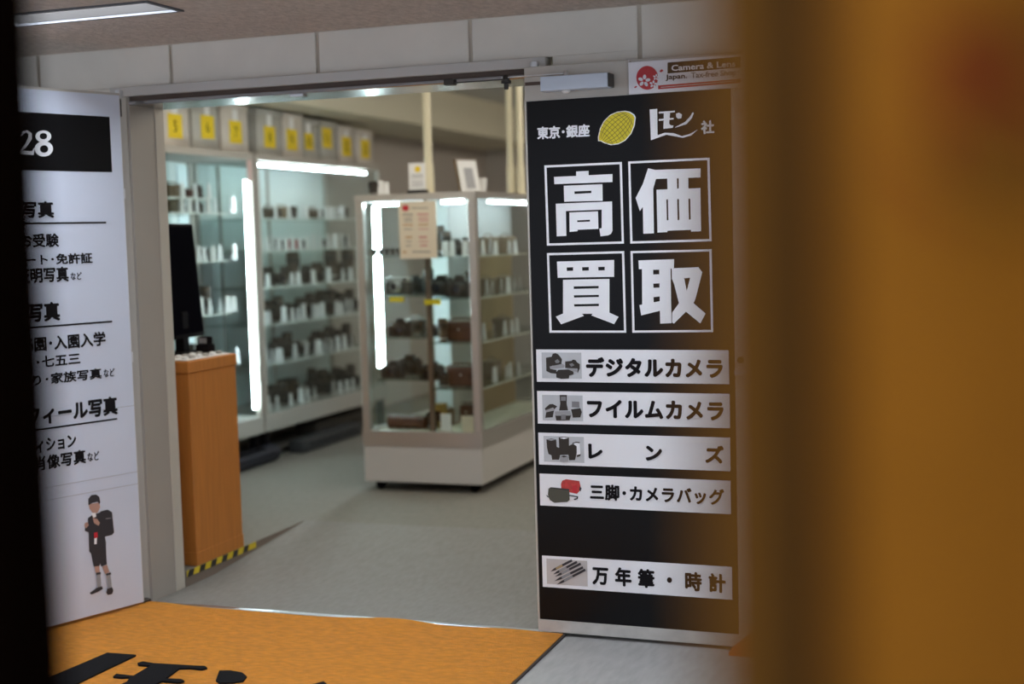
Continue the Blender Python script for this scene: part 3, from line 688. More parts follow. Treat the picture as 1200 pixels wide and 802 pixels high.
cabinet(7.885, 9.79, 'tall glass cabinet with six storage boxes on top', [(z, 7.93, 9.75) for z in Z2],
        [((XC-0.05, 7.98, 2.012), (XC-0.05, 8.79, 2.012)), ((XC-0.05, 8.81, 2.012), (XC-0.05, 9.62, 2.012))], (8.2, 8.86), 0.006)
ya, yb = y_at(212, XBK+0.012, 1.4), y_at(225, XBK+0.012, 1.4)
box('reflection_strip', mat('painted_reflection', (0.80, 0.90, 0.93), 0.35), (XBK+0.0065-(XC+XBK)/2, XBK+0.013-(XC+XBK)/2, ya-(5.93+7.86)/2, yb-(5.93+7.86)/2, 0.33, 1.95), CAB1)  # pale strip painted as the light reflected at the cabinet back
# pink paper label on the post of the first cabinet
pkl = box('paper_label', mat('pink_paper', (0.62, 0.45, 0.42), 0.7), (XC+0.001, XC+0.0025, 7.775, 7.835, 1.90, 2.03)); tag(pkl, 'pale pink paper label stuck on the cabinet post above the light tube', 'label')

# ------------------------------------------------------------------ cameras, lenses, cases, cards (prototypes, then copies)
def proto(name, parts):
    r = thing(name, None, None, link=False); KIDS[r.name] = []
    for o in parts:
        sub = None
        if isinstance(o, tuple): o, sub = o[0], o[1:]
        o.parent = r; KIDS[r.name].append(o)
        if sub:
            KIDS[o.name] = list(sub)
            for q in sub: q.parent = o
    return r
def P_slr(name, mb, mt_):      # faces -y, base at z 0
    body = box('body', mb, (-0.07, 0.07, -0.022, 0.022, 0.0, 0.085), None, 0.008, False, 2)
    grip = box('grip', mb, (-0.078, -0.05, -0.04, -0.018, 0.004, 0.078), None, 0.006, False, 2)
    pr = MB().prism([(-0.034, -0.024, 0.083), (0.034, -0.024, 0.083), (0.020, -0.024, 0.114), (-0.020, -0.024, 0.114)], (0, 0.044, 0)).done('prism_housing', mt_, None, False, False)
    ln = MB().lathe([(0.034, -0.020), (0.034, -0.05), (0.031, -0.052), (0.031, -0.075), (0.035, -0.078), (0.035, -0.10), (0.028, -0.102)], 16, 'y', (0, 0, 0.045)).done('lens', mb, None, True, False)
    gl = MB().lathe([(0.026, -0.1015), (0.018, -0.1035), (0.006, -0.1045)], 14, 'y', (0, 0, 0.045)).done('front_element', LENSG, None, True, False)
    d1_ = MB().lathe([(0.013, 0.084), (0.013, 0.096), (0.010, 0.098)], 12, 'z', (0.05, 0, 0)).done('dial', mt_, None, True, False)
    d2_ = MB().lathe([(0.010, 0.084), (0.010, 0.094)], 12, 'z', (-0.052, 0, 0)).done('dial', mt_, None, True, False)
    return proto(name, [body, grip, pr, (ln, gl), d1_, d2_])
def P_range():
    body = box('body', CAMBK, (-0.068, 0.068, -0.018, 0.018, 0.0, 0.062), None, 0.008, False, 2)
    top = box('top_plate', CAMSV, (-0.066, 0.066, -0.017, 0.017, 0.062, 0.084), None, 0.004, False, 2)
    ln = MB().lathe([(0.027, -0.016), (0.027, -0.03), (0.023, -0.032), (0.023, -0.05), (0.018, -0.052)], 16, 'y', (0.0, 0, 0.042)).done('lens', CAMSV, None, True, False)
    gl = MB().lathe([(0.017, -0.052), (0.008, -0.054)], 12, 'y', (0, 0, 0.042)).done('front_element', LENSG, None, True, False)
    vf = box('viewfinder', LENSG, (0.03, 0.05, -0.0185, -0.0165, 0.066, 0.078), None, 0, False)
    dl_ = MB().lathe([(0.010, 0.084), (0.010, 0.093)], 12, 'z', (-0.04, 0, 0)).done('dial', CAMSV, None, True, False)
    return proto('rangefinder_camera', [body, top, (ln, gl), vf, dl_])
def P_lens(name, mb, h, r):
    b = MB().lathe([(r*0.75, 0), (r*0.78, 0.012), (r*0.92, 0.016), (r*0.92, h*0.38), (r*0.86, h*0.40), (r*0.86, h*0.55), (r, h*0.58), (r, h*0.97), (r*0.9, h)], 18).done('barrel', mb, None, True, False)
    k1 = MB().lathe([(r*0.93, h*0.12), (r*0.95, h*0.13), (r*0.95, h*0.18), (r*0.93, h*0.19)], 18).done('aperture_ring', CAMSV, None, True, False)
    k2 = MB().lathe([(r*1.0, h*0.66), (r*1.03, h*0.67), (r*1.03, h*0.85), (r*1.0, h*0.86)], 18).done('focus_ring', CAMBK, None, True, False)
    cp = MB().lathe([(r*0.88, h*0.995), (r*0.88, h+0.006), (r*0.80, h+0.008)], 18).done('lens_cap', PLBLK, None, True, False)
    return proto(name, [b, k1, k2, cp])
def P_tlr():
    b = box('body', CAMBR, (-0.040, 0.040, -0.04, 0.04, 0, 0.125), None, 0.006, False, 2)
    h_ = box('hood', CAMBK, (-0.036, 0.036, -0.034, 0.036, 0.125, 0.150), None, 0.003, False)
    l = [MB().lathe([(0.024, -0.038), (0.024, -0.056), (0.018, -0.058)], 14, 'y', (0, 0, z)).done('lens', CAMBK, None, True, False) for z in (0.042, 0.094)]
    kn = MB().lathe([(0.015, 0.039), (0.015, 0.052), (0.011, 0.054)], 12, 'x', (0, 0, 0.06)).done('focus_knob', CAMSV, None, True, False)
    return proto('twin_lens_camera', [b, h_, *l, kn])
def P_case(name, m, w, d, h):
    b = box('body', m, (-w, w, -d, d, 0, h), None, 0.010, False, 2)
    f = box('flap', m, (-w-0.003, w+0.003, -d-0.004, d+0.002, h*0.55, h+0.004), None, 0.010, False, 2)
    s = MB().tube([(-w, 0, h*0.8), (-w-0.012, 0, h*1.02), (-w*0.5, 0, h*1.22), (w*0.5, 0, h*1.22), (w+0.012, 0, h*1.02), (w, 0, h*0.8)], 0.005, 6).done('strap', m, None, True, False)
    k_ = MB().lathe([(0.006, -d-0.004), (0.006, -d-0.008)], 8, 'y', (0, 0, h*0.64)).done('snap', CAMSV, None, True, False)
    return proto(name, [b, f, s, k_])
def P_card():
    # folded tent card, printed side towards -y
    t_ = 0.0012
    fp = MB().prism([(-0.018, -0.008, 0), (0.018, -0.008, 0), (0.018, 0.0, 0.095), (-0.018, 0.0, 0.095)], (0, t_, 0)).done('front_leaf', CARD, None, False, False)
    bp = MB().prism([(-0.018, 0.010, 0), (0.018, 0.010, 0), (0.018, 0.002, 0.095), (-0.018, 0.002, 0.095)], (0, t_, 0)).done('back_leaf', CARD, None, False, False)
    return proto('price_card', [fp, bp])
PR = {'slr': P_slr('reflex_camera', CAMBK, CAMBK), 'slb': P_slr('vintage_reflex_camera', CAMBR, CAMSV), 'rng': P_range(), 'lns': P_lens('camera_lens', CAMBK, 0.085, 0.036),
      'tel': P_lens('telephoto_lens', CAMBR, 0.17, 0.038), 'tlr': P_tlr(), 'cas': P_case('leather_camera_case', LEATH, 0.075, 0.045, 0.10),
      'tan': P_case('tan_camera_case', TAN, 0.085, 0.05, 0.11), 'crd': P_card()}
CN = {'slr': ('black reflex camera', 'camera'), 'slb': ('brown vintage reflex camera', 'camera'), 'rng': ('silver topped compact camera', 'camera'), 'lns': ('short black camera lens', 'lens'),
      'tel': ('tall dark telephoto lens', 'lens'), 'tlr': ('boxy twin lens camera', 'camera'), 'cas': ('brown leather camera case', 'camera case'), 'tan': ('tan camera case', 'camera case'), 'crd': ('white folded price card', 'price card')}
def put(kind, x, y, z, rz, sc, place):
    sc = min(sc, 1.4)
    n, c = CN[kind]
    return inst(PR[kind], (x, y, z), rz, sc, n+' '+place, c, ('price cards' if kind == 'crd' else 'stock')+' '+place)
FACE = PI/2                       # turns a prototype to look along +x
ORD = ['top', 'second', 'third', 'fourth', 'fifth']
def row(z, place, cards, items, xcard=XC-0.075, xitem=XC-0.20):
    for px in cards:
        y = y_at(px, xcard, z+0.05)
        put('crd', xcard, y, z, FACE+random.uniform(-0.35, 0.35), random.uniform(0.9, 1.15), place)
    WID = {'slr': 0.16, 'slb': 0.16, 'rng': 0.14, 'lns': 0.076, 'tel': 0.08, 'tlr': 0.10, 'cas': 0.175, 'tan': 0.20}
    front_, back_ = [], []
    def free(lst, y, w): return all(abs(y-q) > (w+v)/2 for q, v in lst)
    todo = []
    for px, kd, sc in (it[:3] for it in items):
        todo.append((px, kd, min(sc, 1.3)))
        if sc > 1.4: todo.append((px+4, 'tel' if kd == 'slr' else kd, 0.95))
    for px, kd, sc in todo:
        w = WID[kd]*sc; done = False
        for xi, lst in ((XC-0.225, front_), (XC-0.395, back_)):
            y = min(y_at(px, xi, z+0.05), (7.52 if 'monitor' in place else 9.70)-w/2)
            for dy in (0, 0.03, -0.03, 0.06, -0.06, 0.1):
                if free(lst, y+dy, w):
                    lst.append((y+dy, w)); put(kd, xi, y+dy, z, FACE+random.uniform(-0.12, 0.08), sc, place); done = True; break
            if done: break
A = 'cabinet behind the monitor'; B = 'cabinet under six boxes'
row(1.785, 'on the raised tier of the '+A, [214, 229, 245], [(201, 'tan', 0.75), (222, 'cas', 0.6), (237, 'tlr', 0.6)])
row(1.695, 'on the top shelf of the '+A, [213, 222, 231, 244, 252, 273], [(202, 'tan', 0.7, XC-0.25), (225, 'lns', 0.8, XC-0.25), (238, 'tlr', 0.5, XC-0.25), (250, 'slb', 0.95), (263, 'tlr', 0.95)])
row(1.403, 'on the second shelf of the '+A, [219, 226, 233, 239, 250, 258, 275], [(229, 'lns', 0.9), (242, 'cas', 0.9), (254, 'lns', 0.8), (266, 'lns', 0.85)])
row(1.077, 'on the third shelf of the '+A, [226, 236, 246, 258, 267, 274], [(232, 'slr', 1.45), (241, 'lns', 1.4), (250, 'tel', 0.75), (261, 'slr', 1.3), (254, 'tel', 0.7, XC-0.3)])
row(0.745, 'on the fourth shelf of the '+A, [255, 278], [(234, 'slr', 1.6), (246, 'lns', 1.0), (262, 'slr', 1.0)])
row(Z2[0], 'on the top shelf of the '+B, [306, 323, 339, 354, 359, 375, 382, 388, 394, 401], [(314, 'slb', 0.9), (329, 'tan', 0.75), (343, 'lns', 1.0), (366, 'slb', 0.85), (376, 'lns', 0.8), (403, 'lns', 1.0)])
row(Z2[1], 'on the second shelf of the '+B, [307, 313, 320, 327, 335, 343, 352, 360, 368, 376, 385, 393, 401, 408], [(322, 'lns', 0.8), (331, 'lns', 0.7), (357, 'lns', 0.7), (381, 'lns', 0.7), (405, 'lns', 0.9)])
redb = box('red_lens_box', mat('red_box_card', (0.45, 0.03, 0.03), 0.5), (XC-0.15, XC-0.10, y_at(344, XC-0.12, 1.5)-0.03, y_at(344, XC-0.12, 1.5)+0.03, Z2[1], Z2[1]+0.07), None, 0.003); tag(redb, 'small red carton among white price cards in the glass cabinet', 'box')
row(Z2[2], 'on the third shelf of the '+B, [314, 342, 350, 367, 385, 402, 411], [(314, 'slr', 1.15), (333, 'tel', 0.72), (344, 'tel', 1.28), (358, 'slr', 1.1), (372, 'tlr', 0.95), (388, 'tel', 1.30), (395, 'tlr', 0.9), (408, 'tel', 1.34)])
row(Z2[3], 'on the fourth shelf of the '+B, [311, 316, 333, 343, 350, 356, 367, 372, 378, 395, 400, 407, 412], [(314, 'slr', 1.5), (324, 'tel', 0.85), (337, 'slr', 1.0), (350, 'slr', 1.25), (361, 'tel', 0.95), (371, 'slr', 1.45), (386, 'tel', 0.9), (399, 'slr', 1.7), (409, 'tlr', 1.1)])
row(Z2[4], 'on the fifth shelf of the '+B, [313, 319, 325, 329, 346, 359, 371, 375, 382, 388, 396, 404, 412], [(325, 'slr', 1.7), (338, 'lns', 1.1), (352, 'rng', 1.0), (364, 'slr', 1.4), (377, 'tel', 0.8), (388, 'slr', 1.2), (398, 'slr', 1.6), (408, 'slr', 1.3)])
row(0.385, 'on the bottom board of the '+B, [315, 325, 341, 353, 361, 369, 391, 399, 407, 414], [(319, 'slr', 1.5), (329, 'lns', 1.0), (341, 'tlr', 1.1), (350, 'rng', 1.1), (362, 'slr', 1.5), (374, 'slr', 1.9), (386, 'tlr', 0.9), (401, 'slr', 1.8), (411, 'slr', 1.2)])

# ------------------------------------------------------------------ numbered storage boxes on the cabinets
bx = [(188, 222, 120, '5', BINP, 'pink edged'), (224, 256, 118, '6', BIN, ''), (258, 291, 122, '7', BINP, ''), (300, 330, 128, '8', BIN, ''), (331, 355, 131, '9', BINP, ''), (356, 374, 140, '10', BIN, ''), (375, 395, 143, '11', BIN, ''), (397, 414, 148, '12', BINP, ''), (417, 437, 153, '13', BINP, '')]
tagpx = [(205, 148), (243, 149), (276, 155), (316, 161), (342, 164), (361, 166), (383, 162), (406, 172), (428, 175)]
XB = -4.575
NW = dict(zip('5 6 7 8 9 10 11 12 13'.split(), 'five six seven eight nine ten eleven twelve thirteen'.split()))
for (x0, x1, yt_, num, m, _), (tx, ty) in zip(bx, tagpx):
    P0, P1 = onx(x0, yt_+15, XB), onx(x1, yt_+15, XB); top = min(2.385, onx((x0+x1)/2, yt_, XB).z)
    yc = (P0.y+P1.y)/2; hw = (P1.y-P0.y)/2-0.008; hh = top-2.08
    t = thing('storage_box', f'grey storage box with a yellow tag numbered {NW[num]} on a glass cabinet', 'box', (XB-0.16, yc, 2.08), 0, 'numbered boxes on the cabinets')
    box('body', m, (-0.16, 0.16, -hw, hw, 0, hh-0.03), t, 0.008, True, 2); box('lid', m, (-0.165, 0.165, -hw-0.004, hw+0.004, hh-0.03, hh), t, 0.005, True, 2)
    TP = onx(tx, ty, XB); r_ = 0.075 if hw > 0.11 else 0.062
    F = Face((XB, yc, 2.08), PI/2, t)
    yy = max(-hw+r_, min(hw-r_, TP.y-yc)); zz = min(TP.z-2.08, hh-0.03-r_)
    tg = box('tag', YTAG, (0.1605, 0.1625, yy-r_, yy+r_, zz-r_*0.95, zz+r_*0.95), t)
    lt = F.text(num, mat('tag_ink', (0.14, 0.07, 0.01), 0.6), (yy-0.018*len(num), zz+0.032), (yy+0.018*len(num), zz-0.032), 0.0, 0.01, px=False, name='numeral', th=0.001)
    for v in lt.data.vertices: v.co = Vector((0.1632-v.co.y*0, v.co.x, v.co.z))
    box('paper_strip', CARD, (0.1605, 0.1612, yy-0.03, yy+0.03, zz+r_*0.98, min(hh-0.032, zz+r_*0.98+0.10)), t) if zz+r_+0.02 < hh-0.035 else None

# ------------------------------------------------------------------ bags and slabs under the cabinets
def bag(name, label, px0, px1, h, d, m, xf, z0=SH, flat=False):
    y0, y1 = y_at(px0, xf, z0+h/2), y_at(px1, xf, z0+h/2); t = thing(name, label, 'bag', (xf-d/2, (y0+y1)/2, z0)); L = (y1-y0)/2
    if flat: box('body', m, (-d/2, d/2, -L, L, 0, h), t, min(0.02, h*0.3), True, 2)
    else:
        rr = h/2; MB().lathe([(rr*0.55, -L), (rr*0.92, -L+0.02), (rr, -L+0.06), (rr, L-0.06), (rr*0.92, L-0.02), (rr*0.55, L)], 18, 'y', (0, 0, rr)).done('body', m, t, True)
        MB().tube([(rr*0.6, -L*0.5, h*0.9), (rr*0.9, -L*0.3, h*1.02), (rr*0.9, L*0.3, h*1.02), (rr*0.6, L*0.5, h*0.9)], 0.008, 6).done('handle', PLBLK, t, True)
    box('zip', PLBLK, (d/2-0.003 if flat else h/2-0.006, d/2+0.002 if flat else h/2+0.001, -L*0.8, L*0.8, h*0.5, h*0.5+0.008), t)
    return t
bag('tripod_bag', 'navy tripod bag lying on the floor under the glass cabinet', 262, 333, 0.115, 0.13, NAVY, -4.46)
bag('equipment_bag', 'long charcoal bag lying on the floor under the glass cabinets', 356, 425, 0.095, 0.12, GREYB, -4.45, flat=True)
bag('flat_case', 'flat taupe case lying deep beneath the glass cabinet', 300, 372, 0.06, 0.25, TAUPE, -4.62, flat=True)
bag('flat_case', 'upper dark case of the pile beneath the glass cabinet', 330, 440, 0.05, 0.22, GREYB, -4.66, SH+0.105, True) if False else None
bag('folded_stand', 'long dark folded stand beneath the glass cabinet', 372, 440, 0.14, 0.18, TAUPE, -4.62, flat=True)

# ------------------------------------------------------------------ display case in the middle of the shop
CX0, CX1, CY0, CY1 = -3.445, -2.722, 7.14, 8.70
dc = thing('display_case', 'aluminium framed glass display case on castors with a white base', 'display case', ((CX0+CX1)/2, (CY0+CY1)/2, SH))
o = dc.location; LX, LY = (CX1-CX0)/2, (CY1-CY0)/2; b = lambda z: z-SH
box('base', WBASE, (-LX, LX, -LY, LY, b(0.122), b(0.33)), dc, 0.003)
lr = MB()
for q in ((-LX-0.004, LX+0.004, -LY-0.004, -LY+0.036), (-LX-0.004, LX+0.004, LY-0.036, LY+0.004), (-LX-0.004, -LX+0.036, -LY+0.036, LY-0.036), (LX-0.036, LX+0.004, -LY+0.036, LY-0.036)): lr.box(*q, b(0.33), b(0.415))
lr.done('lower_rail', ALU, dc)
tr_b = MB()
for q in ((-LX-0.004, LX+0.004, -LY-0.004, -LY+0.03), (-LX-0.004, LX+0.004, LY-0.03, LY+0.004), (-LX-0.004, -LX+0.03, -LY+0.03, LY-0.03), (LX-0.03, LX+0.004, -LY+0.03, LY-0.03)): tr_b.box(*q, b(1.718), b(1.757))
tr_b.done('upper_rail', ALU, dc)
box('top_board', WBASE, (-LX+0.03, LX-0.03, -LY+0.03, LY-0.03, b(1.74), b(1.756)), dc)
for sx in (-1, 1):
    for sy in (-1, 1):
        box('post', ALU, (sx*(LX-0.021)-0.023, sx*(LX-0.021)+0.023, sy*(LY-0.021)-0.023, sy*(LY-0.021)+0.023, b(0.415), b(1.718)), dc, 0.004)
        c_ = MB(); c_.lathe([(0.030, -0.012), (0.030, 0.012)], 14, 'y', (sx*(LX-0.07), sy*(LY-0.07), 0.030)); c_.box(sx*(LX-0.07)-0.015, sx*(LX-0.07)+0.015, sy*(LY-0.07)-0.018, sy*(LY-0.07)+0.018, 0.03, 0.053); c_.done('castor', PLBLK, dc)
box('deck', DECK, (-LX+0.036, LX-0.036, -LY+0.036, LY-0.036, b(0.375), b(0.405)), dc)
box('front_glass', GLASSM, (-LX+0.042, LX-0.042, -LY+0.012, -LY+0.016, b(0.41), b(1.72)), dc)
box('rear_glass', GLASSM, (-LX+0.042, LX-0.042, LY-0.016, LY-0.012, b(0.41), b(1.72)), dc)
for sx in (-1, 1): box('side_glass', GLASSM, (sx*(LX-0.014)-0.002, sx*(LX-0.014)+0.002, -LY+0.042, LY-0.042, b(0.41), b(1.72)), dc)
xm = -3.055-o.x
box('centre_post', POSTB, (xm-0.012, xm+0.012, -LY+0.09, -LY+0.114, b(0.405), b(1.74)), dc)
box('partition', PARTG, (xm-0.006, xm+0.006, -LY+0.42, -LY+0.80, b(0.405), b(1.74)), dc)
box('partition', PARTB, (xm-0.006, xm+0.006, -LY+0.80, LY-0.04, b(0.405), b(1.42)), dc)
box('partition', PARTG, (xm-0.006, xm+0.006, -LY+0.80, LY-0.04, b(1.42), b(1.74)), dc)
box('partition', PARTG, (-LX+0.10, xm-0.006, -LY+0.86, -LY+0.872, b(0.405), b(1.74)), dc)
CS = [1.41, 1.18, 0.94, 0.70]; CS2 = [1.40, 1.165, 0.915, 0.655]
for z in CS: box('shelf', SHELFG, (-LX+0.05, xm-0.02, -LY+0.10, -LY+0.85, b(z)-0.008, b(z)), dc)
for z in CS2: box('shelf', SHELFG, (xm+0.02, LX-0.025, -LY+0.05, LY-0.05, b(z)-0.008, b(z)), dc)
for z in CS2: box('shelf_edge', DECK, (LX-0.0245, LX-0.0185, -LY+0.05, LY-0.05, b(z)-0.008, b(z)), dc)
tz0 = ony(447, 432, 7.55)
MB().tube([(tz0.x-o.x, 7.55-o.y, b(0.74)), (tz0.x-o.x, 7.55-o.y, b(1.70))], 0.021, 12).done('light_tube', TUBEM, dc, True)
MB().tube([(-LX+0.06, -LY+0.14, b(1.705)), (xm-0.03, -LY+0.14, b(1.705))], 0.008, 10).done('light_tube', TUBEM, dc, True)
MB().tube([(xm+0.10, -LY+0.10, b(1.705)), (xm+0.23, -LY+0.10, b(1.705))], 0.008, 10).done('light_tube', TUBEM, dc, True)
MB().tube([(LX-0.05, -LY+0.35, b(1.705)), (LX-0.05, LY-0.1, b(1.705))], 0.006, 10).done('light_tube', TUBEM, dc, True)
for z, px in ((CS[1], 465),):
    p = ony(465, 348, 7.235); box('shelf_tag', YTAG, (p.x-o.x-0.045, p.x-o.x+0.045, 7.232-o.y, 7.2345-o.y, b(z)-0.034, b(z)-0.004), dc)
p = ony(507, 356, 7.185); box('shelf_tag', YTAG, (p.x-o.x-0.05, p.x-o.x+0.05, 7.182-o.y, 7.1845-o.y, b(CS2[1])-0.034, b(CS2[1])-0.004), dc)
# contents, placed along the front: (px, kind, scale, depth)
G = 'in the castored case'
def front(z, place, lst):
    for px, kd, sc, Y in lst:
        x = ony(px, 400, Y).x
        # column at the height of the row
        for _ in range(4): x += (px-proj((x, Y, z+0.05))[0])*Y/FPX
        put(kd, x, Y, z, random.uniform(-0.3, 0.3), sc, place)
front(CS[0], 'beside the light tube on the top shelf '+G, [(439+7*k, 'lns', 0.46, 7.36) for k in range(7)])
front(CS2[0], 'on the top shelf '+G, [(514, 'tel', 1.0, 7.47), (523, 'tel', 0.8, 7.36), (536, 'slr', 0.85, 7.58), (548, 'tlr', 0.7, 7.38), (522, 'crd', 0.9, 7.24), (530, 'crd', 0.9, 7.24), (545, 'crd', 0.9, 7.24)])
front(CS[1], 'beside the light tube on the second shelf '+G, [(468, 'rng', 1.25, 7.34), (486, 'slr', 0.95, 7.56)])
front(CS2[1], 'on the second shelf '+G, [(502, 'tel', 0.9, 7.66), (518, 'slr', 1.1, 7.48), (540, 'slr', 1.1, 7.32), (551, 'tel', 0.8, 7.60)])
front(CS[2], 'beside the light tube on the third shelf '+G, [(470, 'slr', 0.95, 7.32), (487, 'slb', 0.95, 7.60)])
front(CS2[2], 'on the third shelf '+G, [(503, 'rng', 0.9, 7.72), (519, 'tel', 0.75, 7.26), (541, 'cas', 1.05, 7.36)])
front(CS[3], 'beside the light tube on the fourth shelf '+G, [(462, 'slr', 0.9, 7.32), (481, 'slr', 1.05, 7.52)])
front(CS2[3], 'on the fourth shelf '+G, [(508, 'slr', 1.0, 7.62), (520, 'lns', 0.9, 7.25), (541, 'cas', 1.05, 7.36)])
front(0.405, 'on the floor board '+G, [(518, 'tan', 0.8, 7.52), (506, 'lns', 1.0, 7.34), (547, 'cas', 0.9, 7.70)])
# side rows with cards, seen through the side glass
for z, lst in zip(CS2, ([566, 575, 581, 597, 604], [571, 577, 588, 596, 603, 610], [567, 579, 592, 600, 606], [580, 594, 598, 608])):
    for px in lst: 
        y = y_at(px, CX1-0.07, z+0.05)
        if y < CY1-0.1: put('crd', CX1-0.07, y, z, FACE+random.uniform(-0.3, 0.5), random.uniform(0.8, 1.0), 'along the side glass '+('on the '+ORD[CS2.index(z)]+' shelf ')+G)
for z, lst in zip(CS2, ([(572, 'tan', 0.9), (592, 'tan', 0.9)], [(570, 'tan', 0.8), (590, 'tan', 0.8)], [(588, 'tan', 0.8)], [(575, 'tan', 0.9)])):
    for px, kd, sc in lst: put(kd, CX1-0.19, y_at(px, CX1-0.19, z+0.05), z, FACE, sc, 'along the side glass '+('on the '+ORD[CS2.index(z)]+' shelf ')+G)
# things lying on the deck
rl = thing('leather_strap_roll', 'brown rolled leather strap lying on the display case deck', 'strap', (ony(478, 495, 7.32).x, 7.32, 0.405))
rb = MB()
prof = []
for k in range(9):
    hgt = -0.115+0.23*k/8; prof += [(0.036 if k % 2 else 0.041, hgt)]
rb.lathe(prof, 16, 'x', (0, 0, 0.041)); rb.done('roll', LEATH, rl, True)
pb = tag(box('paper_leaflet', CARD, (ony(522, 490, 7.25).x-0.03, ony(522, 490, 7.25).x+0.035, 7.25, 7.253, 0.405, 0.505)), 'white leaflet standing on the deck of the display case', 'leaflet')
cbk = tag(MB().prism([(-2.87, 7.22, 0.405), (-2.80, 7.30, 0.405), (-2.80, 7.30, 0.49), (-2.87, 7.22, 0.50)], (0.012, -0.012, 0)).done('booklet', CARDC, None), 'cream booklet leaning on the deck of the display case', 'booklet')
gb = thing('gold_carton', 'gold film carton standing on the deck of the display case', 'box', (ony(519, 478, 7.45).x, 7.40, 0.405)); box('carton', mat('gold_card', (0.38, 0.24, 0.05), 0.5), (-0.035, 0.035, -0.03, 0.03, 0, 0.14), gb, 0.002); box('carton_label', LEATH, (-0.02, 0.02, -0.0312, -0.03, 0.04, 0.10), gb)
# notice on the front glass
nt0, nt1 = ony(466.5, 237, 7.135), ony(512.5, 302.5, 7.135)
ntc = thing('paper_notice', 'cream paper notice with coloured lines taped inside the case front', 'notice', ((nt0.x+nt1.x)/2, 7.138, nt1.z))
box('sheet', CARDC, (-(nt1.x-nt0.x)/2, (nt1.x-nt0.x)/2, -0.001, 0.0005, 0, nt0.z-nt1.z), ntc)
FN = Face((ntc.location.x, 7.137, ntc.location.z), 0.0, ntc)
zn = lambda pts: Z(pts, 420, 225, 6.97)
FN.poly('emblem', RED, [zn(ell(385, 132, 28, 26))], 0.0015)
RUL = {'g': mat('notice_grey', (0.30, 0.27, 0.23), 0.6), 'r': mat('notice_rose', (0.60, 0.24, 0.22), 0.6), 'o': mat('notice_ochre', (0.55, 0.33, 0.13), 0.6), 'k': INK}
for (x0, x1, y, c, h) in [(430, 570, 132, 'g', 8), (360, 445, 185, 'g', 12), (480, 572, 183, 'r', 12), (370, 440, 215, 'g', 9), (490, 572, 213, 'r', 9), (372, 440, 238, 'g', 9), (492, 572, 236, 'r', 9), (365, 445, 270, 'o', 12), (490, 572, 268, 'o', 12), (370, 440, 305, 'g', 7), (490, 570, 303, 'r', 7), (385, 440, 370, 'o', 14), (495, 560, 370, 'r', 16), (380, 435, 405, 'g', 7), (495, 570, 405, 'r', 8), (385, 435, 440, 'g', 8), (505, 565, 438, 'r', 12), (360, 395, 492, 'o', 14), (440, 590, 490, 'g', 10)]:
    FN.poly('printed_line', RUL[c], [zn([(x0, y-h/2), (x1, y-h/2), (x1, y+h/2), (x0, y+h/2)])], 0.0015, 0.0003)
# tension poles on the case
def pole(px, Y, r, label, double):
    x = ony(px, 160, Y).x; t = thing('tension_pole', label, 'pole', (x, Y, 1.757))
    Ht = SC_-1.757
    xs_ = (-r*1.25, r*1.25) if double else (0,)
    for dx in xs_:
        MB().lathe([(r*0.80, 0.01), (r*0.80, Ht-0.03)], 16, 'z', (dx, 0, 0)).done('tube', IVORY, t, True)
        MB().lathe([(r, 0.008), (r, 0.17), (r*0.85, 0.19)], 16, 'z', (dx, 0, 0)).done('sleeve', IVORY, t, True)
    box('foot', IVORY, (-r*2.4, r*2.4, -r*1.6, r*1.6, 0, 0.012), t, 0.003); box('head', IVORY, (-r*2.4, r*2.4, -r*1.6, r*1.6, Ht-0.03, Ht), t, 0.003)
pole(501, 7.52, 0.030, 'single ivory tension pole from display case to ceiling', False)
pole(603, 8.25, 0.026, 'double ivory tension pole from display case to ceiling', True)
# card stand, leaning frame and small things on the case
cs = thing('card_stand', 'small card with yellow mark in a black foot on the display case', 'card stand', (ony(489, 205, 7.27).x, 7.27, 1.757))
box('foot', PLBLK, (-0.055, 0.055, -0.03, 0.03, 0, 0.022), cs, 0.003); box('card', CARD, (-0.052, 0.050, -0.003, 0.003, 0.022, 0.175), cs)
MB().lathe([(0.018, -0.0032), (0.018, -0.0042)], 14, 'y', (0.005, 0, 0.14)).done('printed_mark', YTAG, cs)
for zz in (0.105, 0.092, 0.07, 0.058, 0.046): box('printed_line', GREYP if zz > 0.09 else LGREYP, (-0.035, 0.035, -0.0042, -0.003, zz, zz+0.004), cs)
lf = thing('leaning_frame', 'white and brown picture frame leaning on top of the display case', 'frame', (ony(552, 205, 7.55).x, 7.55, 1.757), 1.0)
MB().prism([(-0.075, 0.0, 0.0), (0.075, 0.0, 0.0), (0.075, 0.05, 0.20), (-0.075, 0.05, 0.20)], (0, 0.018, 0.0)).done('frame_board', TAN, lf)
MB().prism([(-0.068, -0.001, 0.008), (0.068, -0.001, 0.008), (0.068, 0.047, 0.195), (-0.068, 0.047, 0.195)], (0, -0.002, 0.0)).done('picture', CARD, lf)
MB().prism([(-0.03, -0.003, 0.03), (0.03, -0.003, 0.03), (0.03, 0.030, 0.15), (-0.03, 0.030, 0.15)], (0, -0.002, 0.0)).done('picture_print', LGREYP, lf)
cu = thing('paper_cup', 'white paper cup on top of the display case', 'cup', (ony(564, 210, 7.75).x, 7.75, 1.757)); MB().lathe([(0.024, 0), (0.034, 0.09), (0.035, 0.095), (0.032, 0.093), (0.022, 0.006)], 16).done('cup_wall', CARD, cu, True)
for px, kd, sc in ((438, 'lns', 0.9), (446, 'crd', 0.9), (453, 'crd', 0.8), (431, 'crd', 0.8)):
    Y = 7.32; put(kd, ony(px, 215, Y).x, Y, 1.757, 0.3, sc, 'on top of the glass display case') if ony(px, 215, Y).x > CX0+0.02 else None

